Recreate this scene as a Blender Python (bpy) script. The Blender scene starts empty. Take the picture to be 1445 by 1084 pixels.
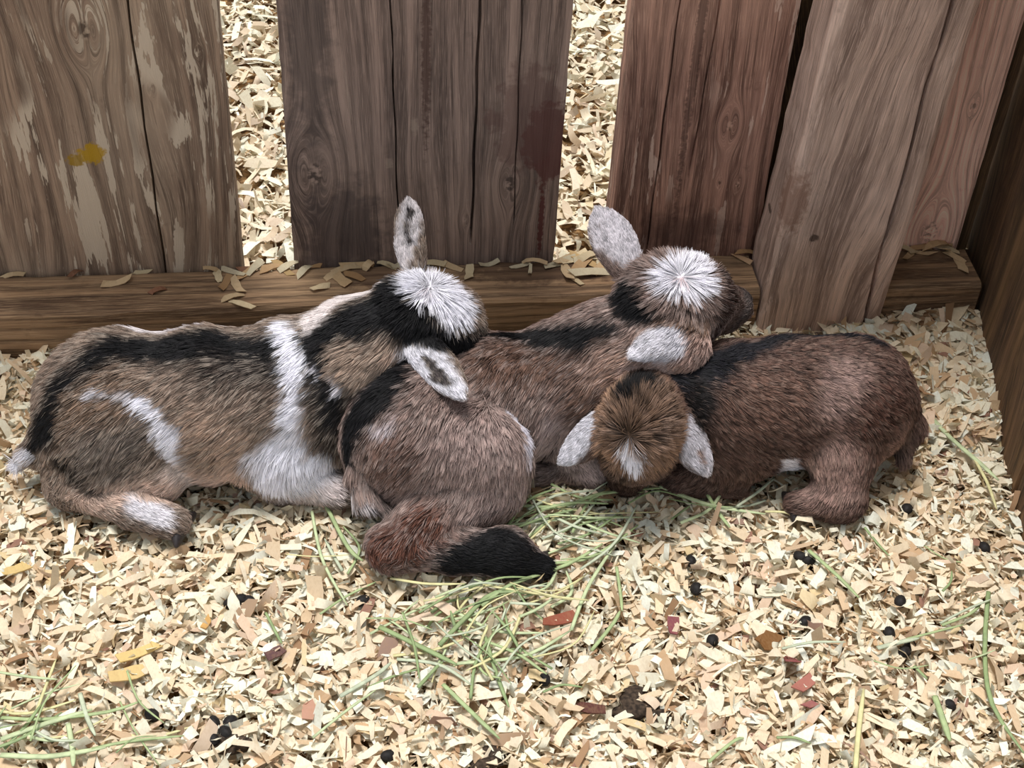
import bpy, math, random
import numpy as np
from mathutils import Matrix, Vector
from mathutils.bvhtree import BVHTree

rng = np.random.default_rng(11)
random.seed(11)
scene = bpy.context.scene
COL = scene.collection

# ------------------------------------------------------------------ camera
FPX, CX, CY = 2170.0, 722.5, 542.0
def unit(v):
    v = np.asarray(v, float)
    return v / np.linalg.norm(v)
def cray(x, y):
    return np.array([x - CX, -(y - CY), -FPX], float)
_up = -unit(cray(590, 2900))
_nn = np.cross(cray(0, 447), cray(800, 421))
_X = unit(np.cross(_nn, _up)); _X *= np.sign(_X[0])
_Y = np.cross(_up, _X)
RW = np.array([_X, _Y, _up])
CAM = np.array([-0.082, -1.334, 1.098])
cam_data = bpy.data.cameras.new('camera')
cam_data.sensor_fit = 'HORIZONTAL'; cam_data.sensor_width = 36.0
cam_data.lens = 36.0 * FPX / 1445.0
cam_data.clip_start = 0.02; cam_data.clip_end = 60
cam = bpy.data.objects.new('camera', cam_data); COL.objects.link(cam)
m = Matrix.Identity(4)
for i in range(3):
    for j in range(3):
        m[i][j] = RW[i][j]
    m[i][3] = CAM[i]
cam.matrix_world = m
scene.camera = cam
VIEW = RW @ np.array([0, 0, -1.0])
def P(px, py, z):
    """the place on the level z that the photograph shows at a pixel"""
    d = RW @ cray(px, py)
    return CAM + d * ((z - CAM[2]) / d[2])
def PY(px, py, y):
    d = RW @ cray(px, py)
    return CAM + d * ((y - CAM[1]) / d[1])
def to_px(p):
    c = (np.asarray(p) - CAM) @ RW
    return CX + FPX * c[..., 0] / -c[..., 2], CY - FPX * c[..., 1] / -c[..., 2]

# ------------------------------------------------------------------ light
world = bpy.data.worlds.new('world'); scene.world = world
world.use_nodes = True
bg = world.node_tree.nodes['Background']
bg.inputs['Color'].default_value = (0.86, 0.93, 1.0, 1)
bg.inputs['Strength'].default_value = 0.70
sun_d = bpy.data.lights.new('daylight', 'SUN')
sun_d.energy = 3.8; sun_d.angle = math.radians(20); sun_d.color = (1.0, 0.985, 0.965)
sun = bpy.data.objects.new('daylight', sun_d); COL.objects.link(sun)
sun_from = unit((-0.10, 0.16, 1.0))
sun.rotation_euler = Vector(sun_from).to_track_quat('Z', 'Y').to_euler()
scene.view_settings.view_transform = 'Standard'
scene.view_settings.look = 'None'
scene.view_settings.exposure = 0.08
scene.view_settings.gamma = 1.0
scene.cycles.max_bounces = 6; scene.cycles.diffuse_bounces = 4; scene.cycles.transmission_bounces = 4
scene.view_settings.use_curve_mapping = False

# ------------------------------------------------------------------ helpers
def lin(r, g, b):
    f = lambda c: (c / 255.0 / 12.92) if c <= 10.3 else ((c / 255.0 + 0.055) / 1.055) ** 2.4
    return np.array([f(r), f(g), f(b)])
def lin4(r, g, b):
    return tuple(lin(r, g, b)) + (1.0,)

def tag(o, label=None, cat=None, group=None, kind=None):
    if label: o['label'] = label
    if cat: o['category'] = cat
    if group: o['group'] = group
    if kind: o['kind'] = kind
    return o
def empty(name, loc=(0, 0, 0)):
    o = bpy.data.objects.new(name, None); COL.objects.link(o)
    o.location = loc; o.empty_display_size = 0.03
    return o
def link_mesh(name, me, parent=None, loc=None):
    o = bpy.data.objects.new(name, me); COL.objects.link(o)
    if loc is not None: o.location = loc
    if parent is not None:
        o.parent = parent
        o.matrix_parent_inverse = Matrix.Translation(-Vector(parent.location))
    return o
def mesh(name, verts, faces, mat=None, smooth=False):
    me = bpy.data.meshes.new(name)
    verts = np.asarray(verts, np.float32).reshape(-1, 3)
    if isinstance(faces, np.ndarray):
        n, k = faces.shape
        me.vertices.add(len(verts)); me.vertices.foreach_set('co', verts.ravel())
        me.loops.add(n * k); me.loops.foreach_set('vertex_index', faces.ravel().astype(np.int32))
        me.polygons.add(n); me.polygons.foreach_set('loop_start', np.arange(0, n * k, k, dtype=np.int32))
        me.update(calc_edges=True)
    else:
        me.from_pydata([tuple(v) for v in verts], [], faces)
    if smooth:
        me.polygons.foreach_set('use_smooth', np.ones(len(me.polygons), bool))
    if mat: me.materials.append(mat)
    me.update()
    return me

class NT:
    """small wrapper to write node graphs as expressions"""
    def __init__(self, name):
        self.mat = bpy.data.materials.new(name); self.mat.use_nodes = True
        self.t = self.mat.node_tree; self.t.nodes.clear()
        self.out = self.t.nodes.new('ShaderNodeOutputMaterial')
        self.b = self.t.nodes.new('ShaderNodeBsdfPrincipled')
        self.t.links.new(self.b.outputs[0], self.out.inputs[0])
    def n(self, typ, **kw):
        nd = self.t.nodes.new(typ)
        for k, v in kw.items(): setattr(nd, k, v)
        return nd
    def put(self, sock, v):
        if hasattr(v, 'is_output'): self.t.links.new(v, sock)
        elif v is not None: sock.default_value = v
    def m(self, op, a, b=None, c=None, clamp=False):
        nd = self.n('ShaderNodeMath', operation=op, use_clamp=clamp)
        self.put(nd.inputs[0], a)
        if b is not None: self.put(nd.inputs[1], b)
        if c is not None: self.put(nd.inputs[2], c)
        return nd.outputs[0]
    def add(self, a, b): return self.m('ADD', a, b)
    def mul(self, a, b): return self.m('MULTIPLY', a, b)
    def coords(self, kind='Object'):
        return self.n('ShaderNodeTexCoord').outputs[kind]
    def xyz(self, v):
        s = self.n('ShaderNodeSeparateXYZ'); self.put(s.inputs[0], v); return s.outputs[0], s.outputs[1], s.outputs[2]
    def vec(self, x, y, z):
        s = self.n('ShaderNodeCombineXYZ')
        for i, v in enumerate((x, y, z)): self.put(s.inputs[i], v)
        return s.outputs[0]
    def noise(self, v, scale=1.0, detail=3.0, rough=0.5, dist=0.0):
        nd = self.n('ShaderNodeTexNoise')
        self.put(nd.inputs['Vector'], v); nd.inputs['Scale'].default_value = scale
        nd.inputs['Detail'].default_value = detail; nd.inputs['Roughness'].default_value = rough
        nd.inputs['Distortion'].default_value = dist
        return nd.outputs['Fac']
    def step(self, v, a, b):
        nd = self.n('ShaderNodeMapRange', interpolation_type='SMOOTHSTEP')
        self.put(nd.inputs[0], v); nd.inputs[1].default_value = a; nd.inputs[2].default_value = b
        return nd.outputs[0]
    def mix(self, f, a, b, blend='MIX'):
        nd = self.n('ShaderNodeMix', data_type='RGBA', blend_type=blend)
        self.put(nd.inputs[0], f); self.put(nd.inputs[6], a); self.put(nd.inputs[7], b)
        return nd.outputs[2]
    def bump(self, h, strength=0.4, dist=0.002):
        nd = self.n('ShaderNodeBump'); nd.inputs['Strength'].default_value = strength
        nd.inputs['Distance'].default_value = dist; self.put(nd.inputs['Height'], h)
        self.t.links.new(nd.outputs[0], self.b.inputs['Normal'])
    def done(self, color, rough=0.8, spec=0.3):
        self.put(self.b.inputs['Base Color'], color); self.put(self.b.inputs['Roughness'], rough)
        self.b.inputs['Specular IOR Level'].default_value = spec
        return self.mat

def wood(name, dark, mid, light, seed=0.0, freq=230.0, wander=0.012, knots=(), blots=(), flakes=None, flake_amt=0.0, flake_at=0.60, axis='z', rings=1.0, rough=0.82, smear=0.5):
    """weathered timber: growth rings that bend round knots, fine grain, worn flakes, blots of stain and of painted shade"""
    T = NT(name)
    dark, mid, light = np.array(dark) * 1.7, np.array(mid) * 2.15, np.array(light) * 2.1
    if flakes is not None: flakes = np.array(flakes) * 1.55
    x, y, z = T.xyz(T.coords('Object'))
    if axis == 'x': x, z = T.add(T.mul(y, 0.93), z), x
    else: x = T.add(x, T.mul(y, 0.7))
    seedv = seed * 3.17
    base = T.vec(T.add(x, seedv), y, T.add(z, seedv * 0.7))
    w1 = T.noise(T.vec(T.mul(T.add(x, seedv), 5.0), T.mul(y, 3.0), T.mul(T.add(z, seedv), 1.3)), 1.0, 2.0)
    xw = T.add(x, T.mul(T.add(w1, -0.5), wander * 6))
    kn = None
    for (kx, kz, r, amp) in knots:
        dx = T.mul(T.add(x, -kx), 1.0 / r); dz = T.mul(T.add(z, -kz), 0.55 / r)
        d2 = T.add(T.mul(dx, dx), T.mul(dz, dz))
        g = T.m('POWER', 2.718, T.mul(d2, -1.0))
        sgn = T.m('TANH', T.mul(dx, 2.0))
        xw = T.add(xw, T.mul(T.mul(g, sgn), -amp * r))
        core = T.step(d2, 0.10, 0.03)
        kn = core if kn is None else T.m('MAXIMUM', kn, core)
    ph = T.add(T.mul(xw, freq), T.mul(T.noise(T.vec(T.mul(x, 40.0), T.mul(y, 40.0), T.mul(z, 4.0)), 1.0, 2.0), 3.0))
    ring = T.m('MULTIPLY_ADD', T.m('SINE', ph), 0.5, 0.5)
    ring = T.m('POWER', ring, 3.2)
    streak = T.noise(T.vec(T.mul(T.add(xw, seedv), 90.0), T.mul(y, 60.0), T.mul(z, 3.2)), 1.0, 4.0, 0.6)
    fine = T.noise(T.vec(T.mul(T.add(xw, seedv), 1100.0), T.mul(y, 700.0), T.mul(z, 26.0)), 1.0, 4.0, 0.65)
    hair = T.noise(T.vec(T.mul(T.add(xw, seedv + 2.0), 420.0), T.mul(y, 300.0), T.mul(z, 7.0)), 1.0, 3.0, 0.6)
    big = T.noise(T.vec(T.mul(T.add(x, seedv), 9.0), y, T.mul(T.add(z, seedv), 3.0)), 1.0, 3.0, 0.55)
    c = T.mix(T.step(streak, 0.36, 0.66), tuple(dark) + (1,), tuple(mid) + (1,))
    c = T.mix(T.mul(T.step(big, 0.40, 0.70), smear), c, tuple(light) + (1,))
    c = T.mix(T.mul(ring, 0.55 * rings), c, tuple(np.array(dark) * 0.62) + (1,))
    c = T.mix(T.mul(T.step(hair, 0.54, 0.66), 0.60), c, tuple(np.array(dark) * 0.55) + (1,))
    c = T.mix(T.mul(T.step(fine, 0.48, 0.66), 0.42), c, tuple(np.array(light) * 1.12) + (1,))
    rough_patch = T.noise(base, 38.0, 5.0, 0.65)
    c = T.mix(T.mul(T.step(rough_patch, 0.58, 0.75), 0.35), c, tuple(np.array(dark) * 0.7) + (1,))
    hgt = T.add(T.mul(ring, -0.5), T.add(T.mul(fine, 0.6), T.mul(streak, 0.8)))
    if flakes is not None:
        fl = T.noise(T.vec(T.mul(T.add(xw, seedv), 62.0), T.mul(y, 50.0), T.mul(z, 7.0)), 1.0, 5.0, 0.62)
        fl2 = T.noise(T.vec(T.add(x, seedv + 4.0), y, T.mul(z, 0.6)), 9.0, 2.0)
        fm = T.m('MULTIPLY', T.step(fl, flake_at - 0.008, flake_at + 0.006), T.mul(T.step(fl2, 0.36, 0.50), flake_amt))
        c = T.mix(fm, c, tuple(flakes) + (1,))
        hgt = T.add(hgt, T.mul(fm, 0.6))
    if kn is not None:
        kr = T.noise(base, 120.0, 3.0)
        c = T.mix(T.mul(kn, 0.75), c, T.mix(T.step(kr, 0.4, 0.6), tuple(np.array(dark) * 0.45) + (1,), tuple(np.array(light) * 0.9) + (1,)))
    for (bx, bz, rx, rz, colr, amt, soft) in blots:
        wn = T.noise(base, min(max(1.8 / rx, 45.0), 190.0), 4.0, 0.6)
        dx = T.mul(T.add(x, -bx), 1.0 / rx); dz = T.mul(T.add(z, -bz), 1.0 / rz)
        d = T.m('SQRT', T.add(T.mul(dx, dx), T.mul(dz, dz)))
        d = T.add(d, T.mul(T.add(wn, -0.5), 1.7))
        c = T.mix(T.mul(T.step(d, 1.0, 1.0 - soft), amt), c, tuple(np.minimum(np.array(colr) * 1.5, 0.9)) + (1,))
    T.bump(hgt, 0.65, 0.0018)
    return T.done(c, rough, 0.25)

def flat_mat(name, col, rough=0.8, vary=0.25, scale=60.0, spec=0.3):
    T = NT(name)
    nz = T.noise(T.coords('Object'), scale, 3.0)
    c = T.mix(T.step(nz, 0.3, 0.7), tuple(np.array(col) * (1 - vary)) + (1,), tuple(np.minimum(np.array(col) * (1 + vary), 1)) + (1,))
    T.bump(nz, 0.3, 0.001)
    return T.done(c, rough, spec)

# ------------------------------------------------------------------ the timber of the pen
def board_mesh(name, wb, wt, h, th, mat, cracks=(), x0b=None, x0t=None, rag=0.0003, seed=0, lean=0.0, nz=26, foot=0.07):
    """upright board; local origin bottom centre of the front face, front towards -Y. cracks: (x at bottom, x at top, half width, depth, z0, z1)"""
    r = np.random.default_rng(seed)
    cols = []                                   # each column: function of z -> x, depth flag
    n = 14
    us = list(np.linspace(0, 1, n))
    def edge(z, u):
        f = z / h
        L = -(wb * (1 - f) + wt * f) / 2; R = -L
        return L + (R - L) * u
    zs = np.unique(np.concatenate([[-foot], np.linspace(0, min(h, 0.5), nz), np.linspace(min(h, 0.5), h, 6)]))
    wob = {}
    for k in range(len(zs)): wob[k] = r.normal(0, rag, 2)
    colsx = []
    for u in us:
        colsx.append(('u', u))
    xs_rows = []
    for k, z in enumerate(zs):
        row = []
        f = z / h
        for u in us:
            x = edge(z, u)
            d = 0.0
            if u == 0: x += wob[k][0]; d = 0.0025
            if u == 1: x += wob[k][1]; d = 0.0025
            row.append((x, d))
        for (xb, xt, hw, dep, z0, z1) in cracks:
            xc = xb + (xt - xb) * z / 0.4 + 0.0006 * math.sin(z * 60 + xb * 300)
            on = 1.0 if z0 <= z <= z1 else 0.0
            hw2 = hw * (0.75 + 0.5 * r.random())
            row += [(xc - hw2 - 0.0006, 0.0), (xc - hw2 * 0.5, dep * on), (xc + hw2 * 0.5, dep * on), (xc + hw2 + 0.0006, 0.0)]
        row.sort(key=lambda t: t[0])
        xs_rows.append(row)
    nc = len(xs_rows[0])
    V = []; F = []
    for k, z in enumerate(zs):
        for (x, d) in xs_rows[k]: V.append((x, d + lean * z, z + (0.0015 * math.sin(x * 150 + seed) if k == 0 else 0)))
    for k in range(len(zs) - 1):
        for c in range(nc - 1):
            a = k * nc + c
            F.append((a, a + 1, a + nc + 1, a + nc))
    nb = len(V)
    for k, z in enumerate(zs):
        V.append((xs_rows[k][0][0], th + lean * z, z)); V.append((xs_rows[k][-1][0], th + lean * z, z))
    for k in range(len(zs) - 1):
        a, b = nb + 2 * k, nb + 2 * k + 2
        F.append((k * nc, (k + 1) * nc, b, a)); F.append(((k + 1) * nc - 1, a + 1, b + 1, (k + 2) * nc - 1)); F.append((a, b, b + 1, a + 1))
    F.append(tuple(range(nc - 1, -1, -1)) + (nb, nb + 1))
    t = (len(zs) - 1)
    F.append(tuple(t * nc + c for c in range(nc)) + (nb + 2 * t + 1, nb + 2 * t))
    return mesh(name, V, F, mat)

def bevel_box(name, x0, x1, y0, y1, z0, z1, bv, mat, nx=1, seed=0, rag=0.0):
    """long timber along X with eased edges"""
    r = np.random.default_rng(seed)
    prof = [(y0, z0), (y0, z1 - bv), (y0 + bv * 0.35, z1 - bv * 0.3), (y0 + bv, z1), (y1 - bv, z1), (y1, z1 - bv), (y1, z0)]
    xs = np.linspace(x0, x1, nx + 1)
    V = []; F = []
    for x in xs:
        for (y, z) in prof:
            V.append((x, y + r.normal(0, rag), z + r.normal(0, rag) * (z > z0)))
    k = len(prof)
    for i in range(nx):
        for j in range(k):
            a = i * k + j; b = i * k + (j + 1) % k
            F.append((a, b, b + k, a + k))
    F.append(tuple(range(k - 1, -1, -1))); F.append(tuple(nx * k + j for j in range(k)))
    return mesh(name, V, F, mat)

ZB = 0.05
def xat(px, py, z=ZB): return P(px, py, z)[0]
M_left = wood('wood_worn_left_board', lin(88, 70, 58), lin(121, 99, 82), lin(140, 121, 102), seed=1.3, freq=200, wander=0.030,
              knots=((0.020, 0.290, 0.022, 2.4), (0.125, 0.263, 0.006, 1.5), (0.075, 0.224, 0.005, 1.5), (-0.10, 0.30, 0.03, 2.0)), flakes=lin(172, 154, 134), flake_amt=0.9, flake_at=0.545,
              blots=((0.008, 0.150, 0.015, 0.014, lin(150, 114, 14), 0.9, 0.35), (-0.010, 0.142, 0.011, 0.008, lin(132, 100, 14), 0.85, 0.4)), rings=1.1)
M_mid = wood('wood_grey_brown_board', lin(76, 63, 57), lin(116, 97, 87), lin(140, 119, 107), seed=4.1, freq=330, wander=0.010,
             knots=((0.090, 0.100, 0.022, 1.0), (-0.115, 0.118, 0.030, 1.2), (0.043, 0.054, 0.007, 1.0)), flakes=lin(150, 132, 118), flake_amt=0.35, flake_at=0.66,
             blots=((0.128, 0.150, 0.030, 0.055, lin(82, 46, 42), 0.80, 0.22), (0.105, 0.180, 0.042, 0.07, lin(86, 62, 56), 0.55, 0.3), (0.126, 0.05, 0.004, 0.055, lin(80, 40, 38), 0.85, 0.4),
                    (-0.085, 0.035, 0.055, 0.09, lin(56, 49, 49), 0.60, 0.5), (-0.115, 0.30, 0.03, 0.22, lin(66, 58, 55), 0.55, 0.6), (0.000, 0.26, 0.0060, 0.14, lin(66, 46, 40), 0.75, 0.6),
                    (-0.012, 0.175, 0.005, 0.012, lin(150, 132, 116), 0.45, 0.5), (-0.038, 0.13, 0.005, 0.008, lin(150, 132, 116), 0.4, 0.5)), rings=0.8)
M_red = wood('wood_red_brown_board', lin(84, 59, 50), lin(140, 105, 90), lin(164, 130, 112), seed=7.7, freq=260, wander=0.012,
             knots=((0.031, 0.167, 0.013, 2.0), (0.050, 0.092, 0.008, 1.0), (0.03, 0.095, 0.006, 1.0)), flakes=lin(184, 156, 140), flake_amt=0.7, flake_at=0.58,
             blots=((-0.005, 0.03, 0.075, 0.045, lin(52, 36, 34), 0.55, 0.7), (-0.015, 0.30, 0.006, 0.3, lin(48, 34, 30), 0.6, 0.5)), rings=0.8)  # low wide blot: part stain, part painted shade behind the kid's head
M_pink = wood('wood_pink_grain_board', lin(164, 126, 110), lin(200, 164, 146), lin(214, 180, 162), seed=9.2, freq=560, wander=0.012, rings=1.0,
              knots=((0.005, 0.185, 0.008, 1.6), (-0.004, 0.02, 0.03, 1.2)))
M_post = wood('wood_weathered_post', lin(116, 95, 84), lin(162, 138, 124), lin(180, 156, 142), seed=12.6, freq=150, wander=0.02, flakes=lin(176, 150, 134), flake_amt=0.5, flake_at=0.60, rings=0.45,
              blots=((-0.062, 0.194, 0.016, 0.05, lin(108, 72, 54), 0.6, 0.6), (-0.034, 0.152, 0.006, 0.006, lin(52, 38, 32), 0.8, 0.5)))
M_rail = wood('wood_rail', lin(66, 48, 35), lin(112, 87, 64), lin(146, 120, 92), seed=15.1, freq=420, wander=0.006, axis='x', rings=1.1,
              blots=((0.03, 0.12, 0.03, 0.10, lin(58, 40, 30), 0.7, 0.5), (0.03, 0.24, 0.03, 0.07, lin(62, 42, 32), 0.6, 0.5), (0.03, -0.05, 0.03, 0.06, lin(62, 42, 32), 0.6, 0.5)))
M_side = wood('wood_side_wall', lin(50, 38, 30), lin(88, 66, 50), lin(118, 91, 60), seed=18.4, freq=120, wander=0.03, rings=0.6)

floor_T = NT('packed_earth')
_n1 = floor_T.noise(floor_T.coords('Object'), 90.0, 5.0, 0.65)
_c = floor_T.mix(floor_T.step(_n1, 0.35, 0.7), lin4(70, 50, 34), lin4(170, 134, 92))
floor_T.bump(_n1, 0.6, 0.003)
M_floor = floor_T.done(_c, 0.95, 0.1)

def grid_floor(name, x0, x1, y0, y1, mat, nx, ny, z=-0.020):
    xs = np.linspace(x0, x1, nx); ys = np.linspace(y0, y1, ny)
    V = np.array([(x, y, z + 0.002 * math.sin(9 * x + 5 * y) + 0.002 * math.sin(17 * y - 6 * x)) for y in ys for x in xs])
    F = np.array([(j * nx + i, j * nx + i + 1, (j + 1) * nx + i + 1, (j + 1) * nx + i) for j in range(ny - 1) for i in range(nx - 1)])
    return mesh(name, V, F, mat, True)
floor = link_mesh('floor', grid_floor('floor', -1.3, 1.3, -1.4, 1.7, M_floor, 40, 46))
tag(floor, 'brown earth floor beneath the wood shavings', None, None, 'structure')

# the fence across the back: each board a part, all on one rail
fence = empty('board_fence', (0.0, 0.0, 0.0))
tag(fence, 'weathered upright board fence on a low rail behind the kids', 'fence')
H = 1.05
def put_board(me, px_left, px_right, label, y=0.0, z=ZB, rot=0.0):
    (xl, yl), (xr, yr) = px_left, px_right
    a, b = P(xl, yl, z), P(xr, yr, z)
    o = link_mesh('board', me, fence, ((a[0] + b[0]) / 2, y, z))
    o.rotation_euler = (0, rot, 0)
    o['label'] = label
    return o
def width(px_left, px_right, z=ZB): return P(*px_right, z)[0] - P(*px_left, z)[0]
wl = 0.292
rightx = xat(341, 384)
def board_at(cx, me, label, y=0.0, rot=0.0):
    o = link_mesh('board', me, fence, (cx, y, ZB)); o.rotation_euler = (0, rot, 0); o['label'] = label; return o
board_at(rightx - wl / 2, board_mesh('left_board', wl, wl, H, 0.038, M_left, cracks=((0.064, 0.064, 0.0006, 0.012, -1, 2),), seed=1), 'broad board with pale worn flakes and a dab of yellow', rot=math.radians(0.0))
mlx, mrx = xat(415, 373), xat(782, 362)
board_at((mlx + mrx) / 2, board_mesh('middle_board', mrx - mlx, mrx - mlx + 0.0, H, 0.038, M_mid,
         cracks=((-0.028, -0.036, 0.0004, 0.008, -1, 2), (0.050, 0.052, 0.0011, 0.010, 0.03, 2), (0.096, 0.092, 0.0003, 0.004, 0.06, 2)), seed=2), 'broad grey-brown board with dark red stain and long cracks')
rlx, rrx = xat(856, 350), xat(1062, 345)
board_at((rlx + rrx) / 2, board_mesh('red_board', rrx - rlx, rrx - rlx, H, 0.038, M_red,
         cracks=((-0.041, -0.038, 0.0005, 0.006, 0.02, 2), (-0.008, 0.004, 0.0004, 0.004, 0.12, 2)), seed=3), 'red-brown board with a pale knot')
slx, srx = xat(1268, 338), xat(1346, 334)
board_at((slx + srx) / 2, board_mesh('pink_board', srx - slx, srx - slx, H, 0.038, M_pink, seed=4), 'pinkish board with wavy grain beside the corner', y=0.0)
bk = link_mesh('board', board_mesh('gap_fill_board', 0.64 - rrx + 0.012, 0.64 - rrx + 0.012, H, 0.02, M_side, seed=6), fence, ((rrx - 0.012 + 0.64) / 2, 0.0395, ZB)); bk['label'] = 'dark board added behind the post to fill the shaded gap'  # added board, keeps the shadowed gap between red board and post dark
# outside the frame to the left the fence goes on
board_at(rightx - wl - 0.06 - 0.143, board_mesh('left_board_next', 0.286, 0.286, H, 0.038, M_mid, seed=5), 'plain grey-brown board at the far end')
pc = (P(1066, 470, 0.0) + P(1243, 470, 0.0)) / 2
for k, (xa, xb, lb) in enumerate(((-1.05, pc[0] - 0.0695, 'long squared timber rail along the foot of the boards'), (pc[0] + 0.0745, P(1370, 400, 0.03)[0], 'short stub of rail in the corner right of the post'))):
    rail = link_mesh('rail', bevel_box('rail', xa, xb, -0.070, -0.002, -0.025, ZB, 0.006, M_rail, 40 if k == 0 else 6, 3 + k, 0.0006), fence)
    rail['label'] = lb

# the stout post in front of the fence
def post_mesh():
    w, h, b, dp = 0.140, 1.15, 0.009, 0.078
    V = []; F = []
    zs = np.concatenate([np.linspace(0, 0.6, 31), [0.9, h]])
    prof = []
    crack = 0.042
    prof = [(-w / 2 + b, 0), (-0.02, 0), (crack - 0.0022, 0), (crack - 0.0008, 0.014), (crack + 0.0008, 0.014), (crack + 0.0022, 0), (w / 2 - b, 0), (w / 2 - b * 0.3, b * 0.3), (w / 2, b), (w / 2, dp - b), (w / 2 - b, dp), (-w / 2 + b, dp), (-w / 2, dp - b), (-w / 2, b), (-w / 2 + b * 0.3, b * 0.3)]
    k = len(prof)
    r = np.random.default_rng(8)
    for z in zs:
        sh = 0.007 - 0.010 * (z / 0.4) + 0.0014 * math.sin(z * 34)
        for j, (x, y) in enumerate(prof):
            if 2 <= j <= 5: x = x + sh
            V.append((x + r.normal(0, 0.0005), y + r.normal(0, 0.0005), z))
    for i in range(len(zs) - 1):
        for j in range(k):
            a = i * k + j; c = i * k + (j + 1) % k
            F.append((a, c, c + k, a + k))
    F.append(tuple(range(k - 1, -1, -1))); F.append(tuple((len(zs) - 1) * k + j for j in range(k)))
    return mesh('timber_post', V, F, M_post)
post = link_mesh('timber_post', post_mesh(), None, (pc[0] + 0.001, -0.080, -0.025))
post.rotation_euler = (0, math.radians(2.4), 0)
tag(post, 'thick weathered timber post with one long crack beside the corner', 'post')

# side wall of upright boards
wr = empty('wall_right', (0, 0, 0)); tag(wr, 'dark board side wall of the pen', None, None, 'structure')
A0, A1 = P(1374, 430, 0.0), P(1445, 775, 0.0)
dirw = unit((A1 - A0)[:2])
angw = math.atan2(dirw[1], dirw[0])
def side_board(start, w, zb, off, mat, label, seed, cracks=()):
    me = board_mesh('side_board', w, w, 1.1, 0.03, mat, cracks, seed=seed, foot=0.002)
    nx, ny = -dirw[1], dirw[0]
    c = A0[:2] + dirw * (start + w / 2)
    o = link_mesh('board', me, wr, (c[0] + nx * off, c[1] + ny * off, zb)); o.rotation_euler = (0, 0, angw)
    o['label'] = label
    return o
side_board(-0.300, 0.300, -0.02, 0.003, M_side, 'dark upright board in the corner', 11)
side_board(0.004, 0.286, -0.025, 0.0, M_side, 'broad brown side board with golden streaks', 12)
side_board(0.294, 0.286, -0.025, 0.002, M_side, 'next brown side board', 13)
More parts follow.
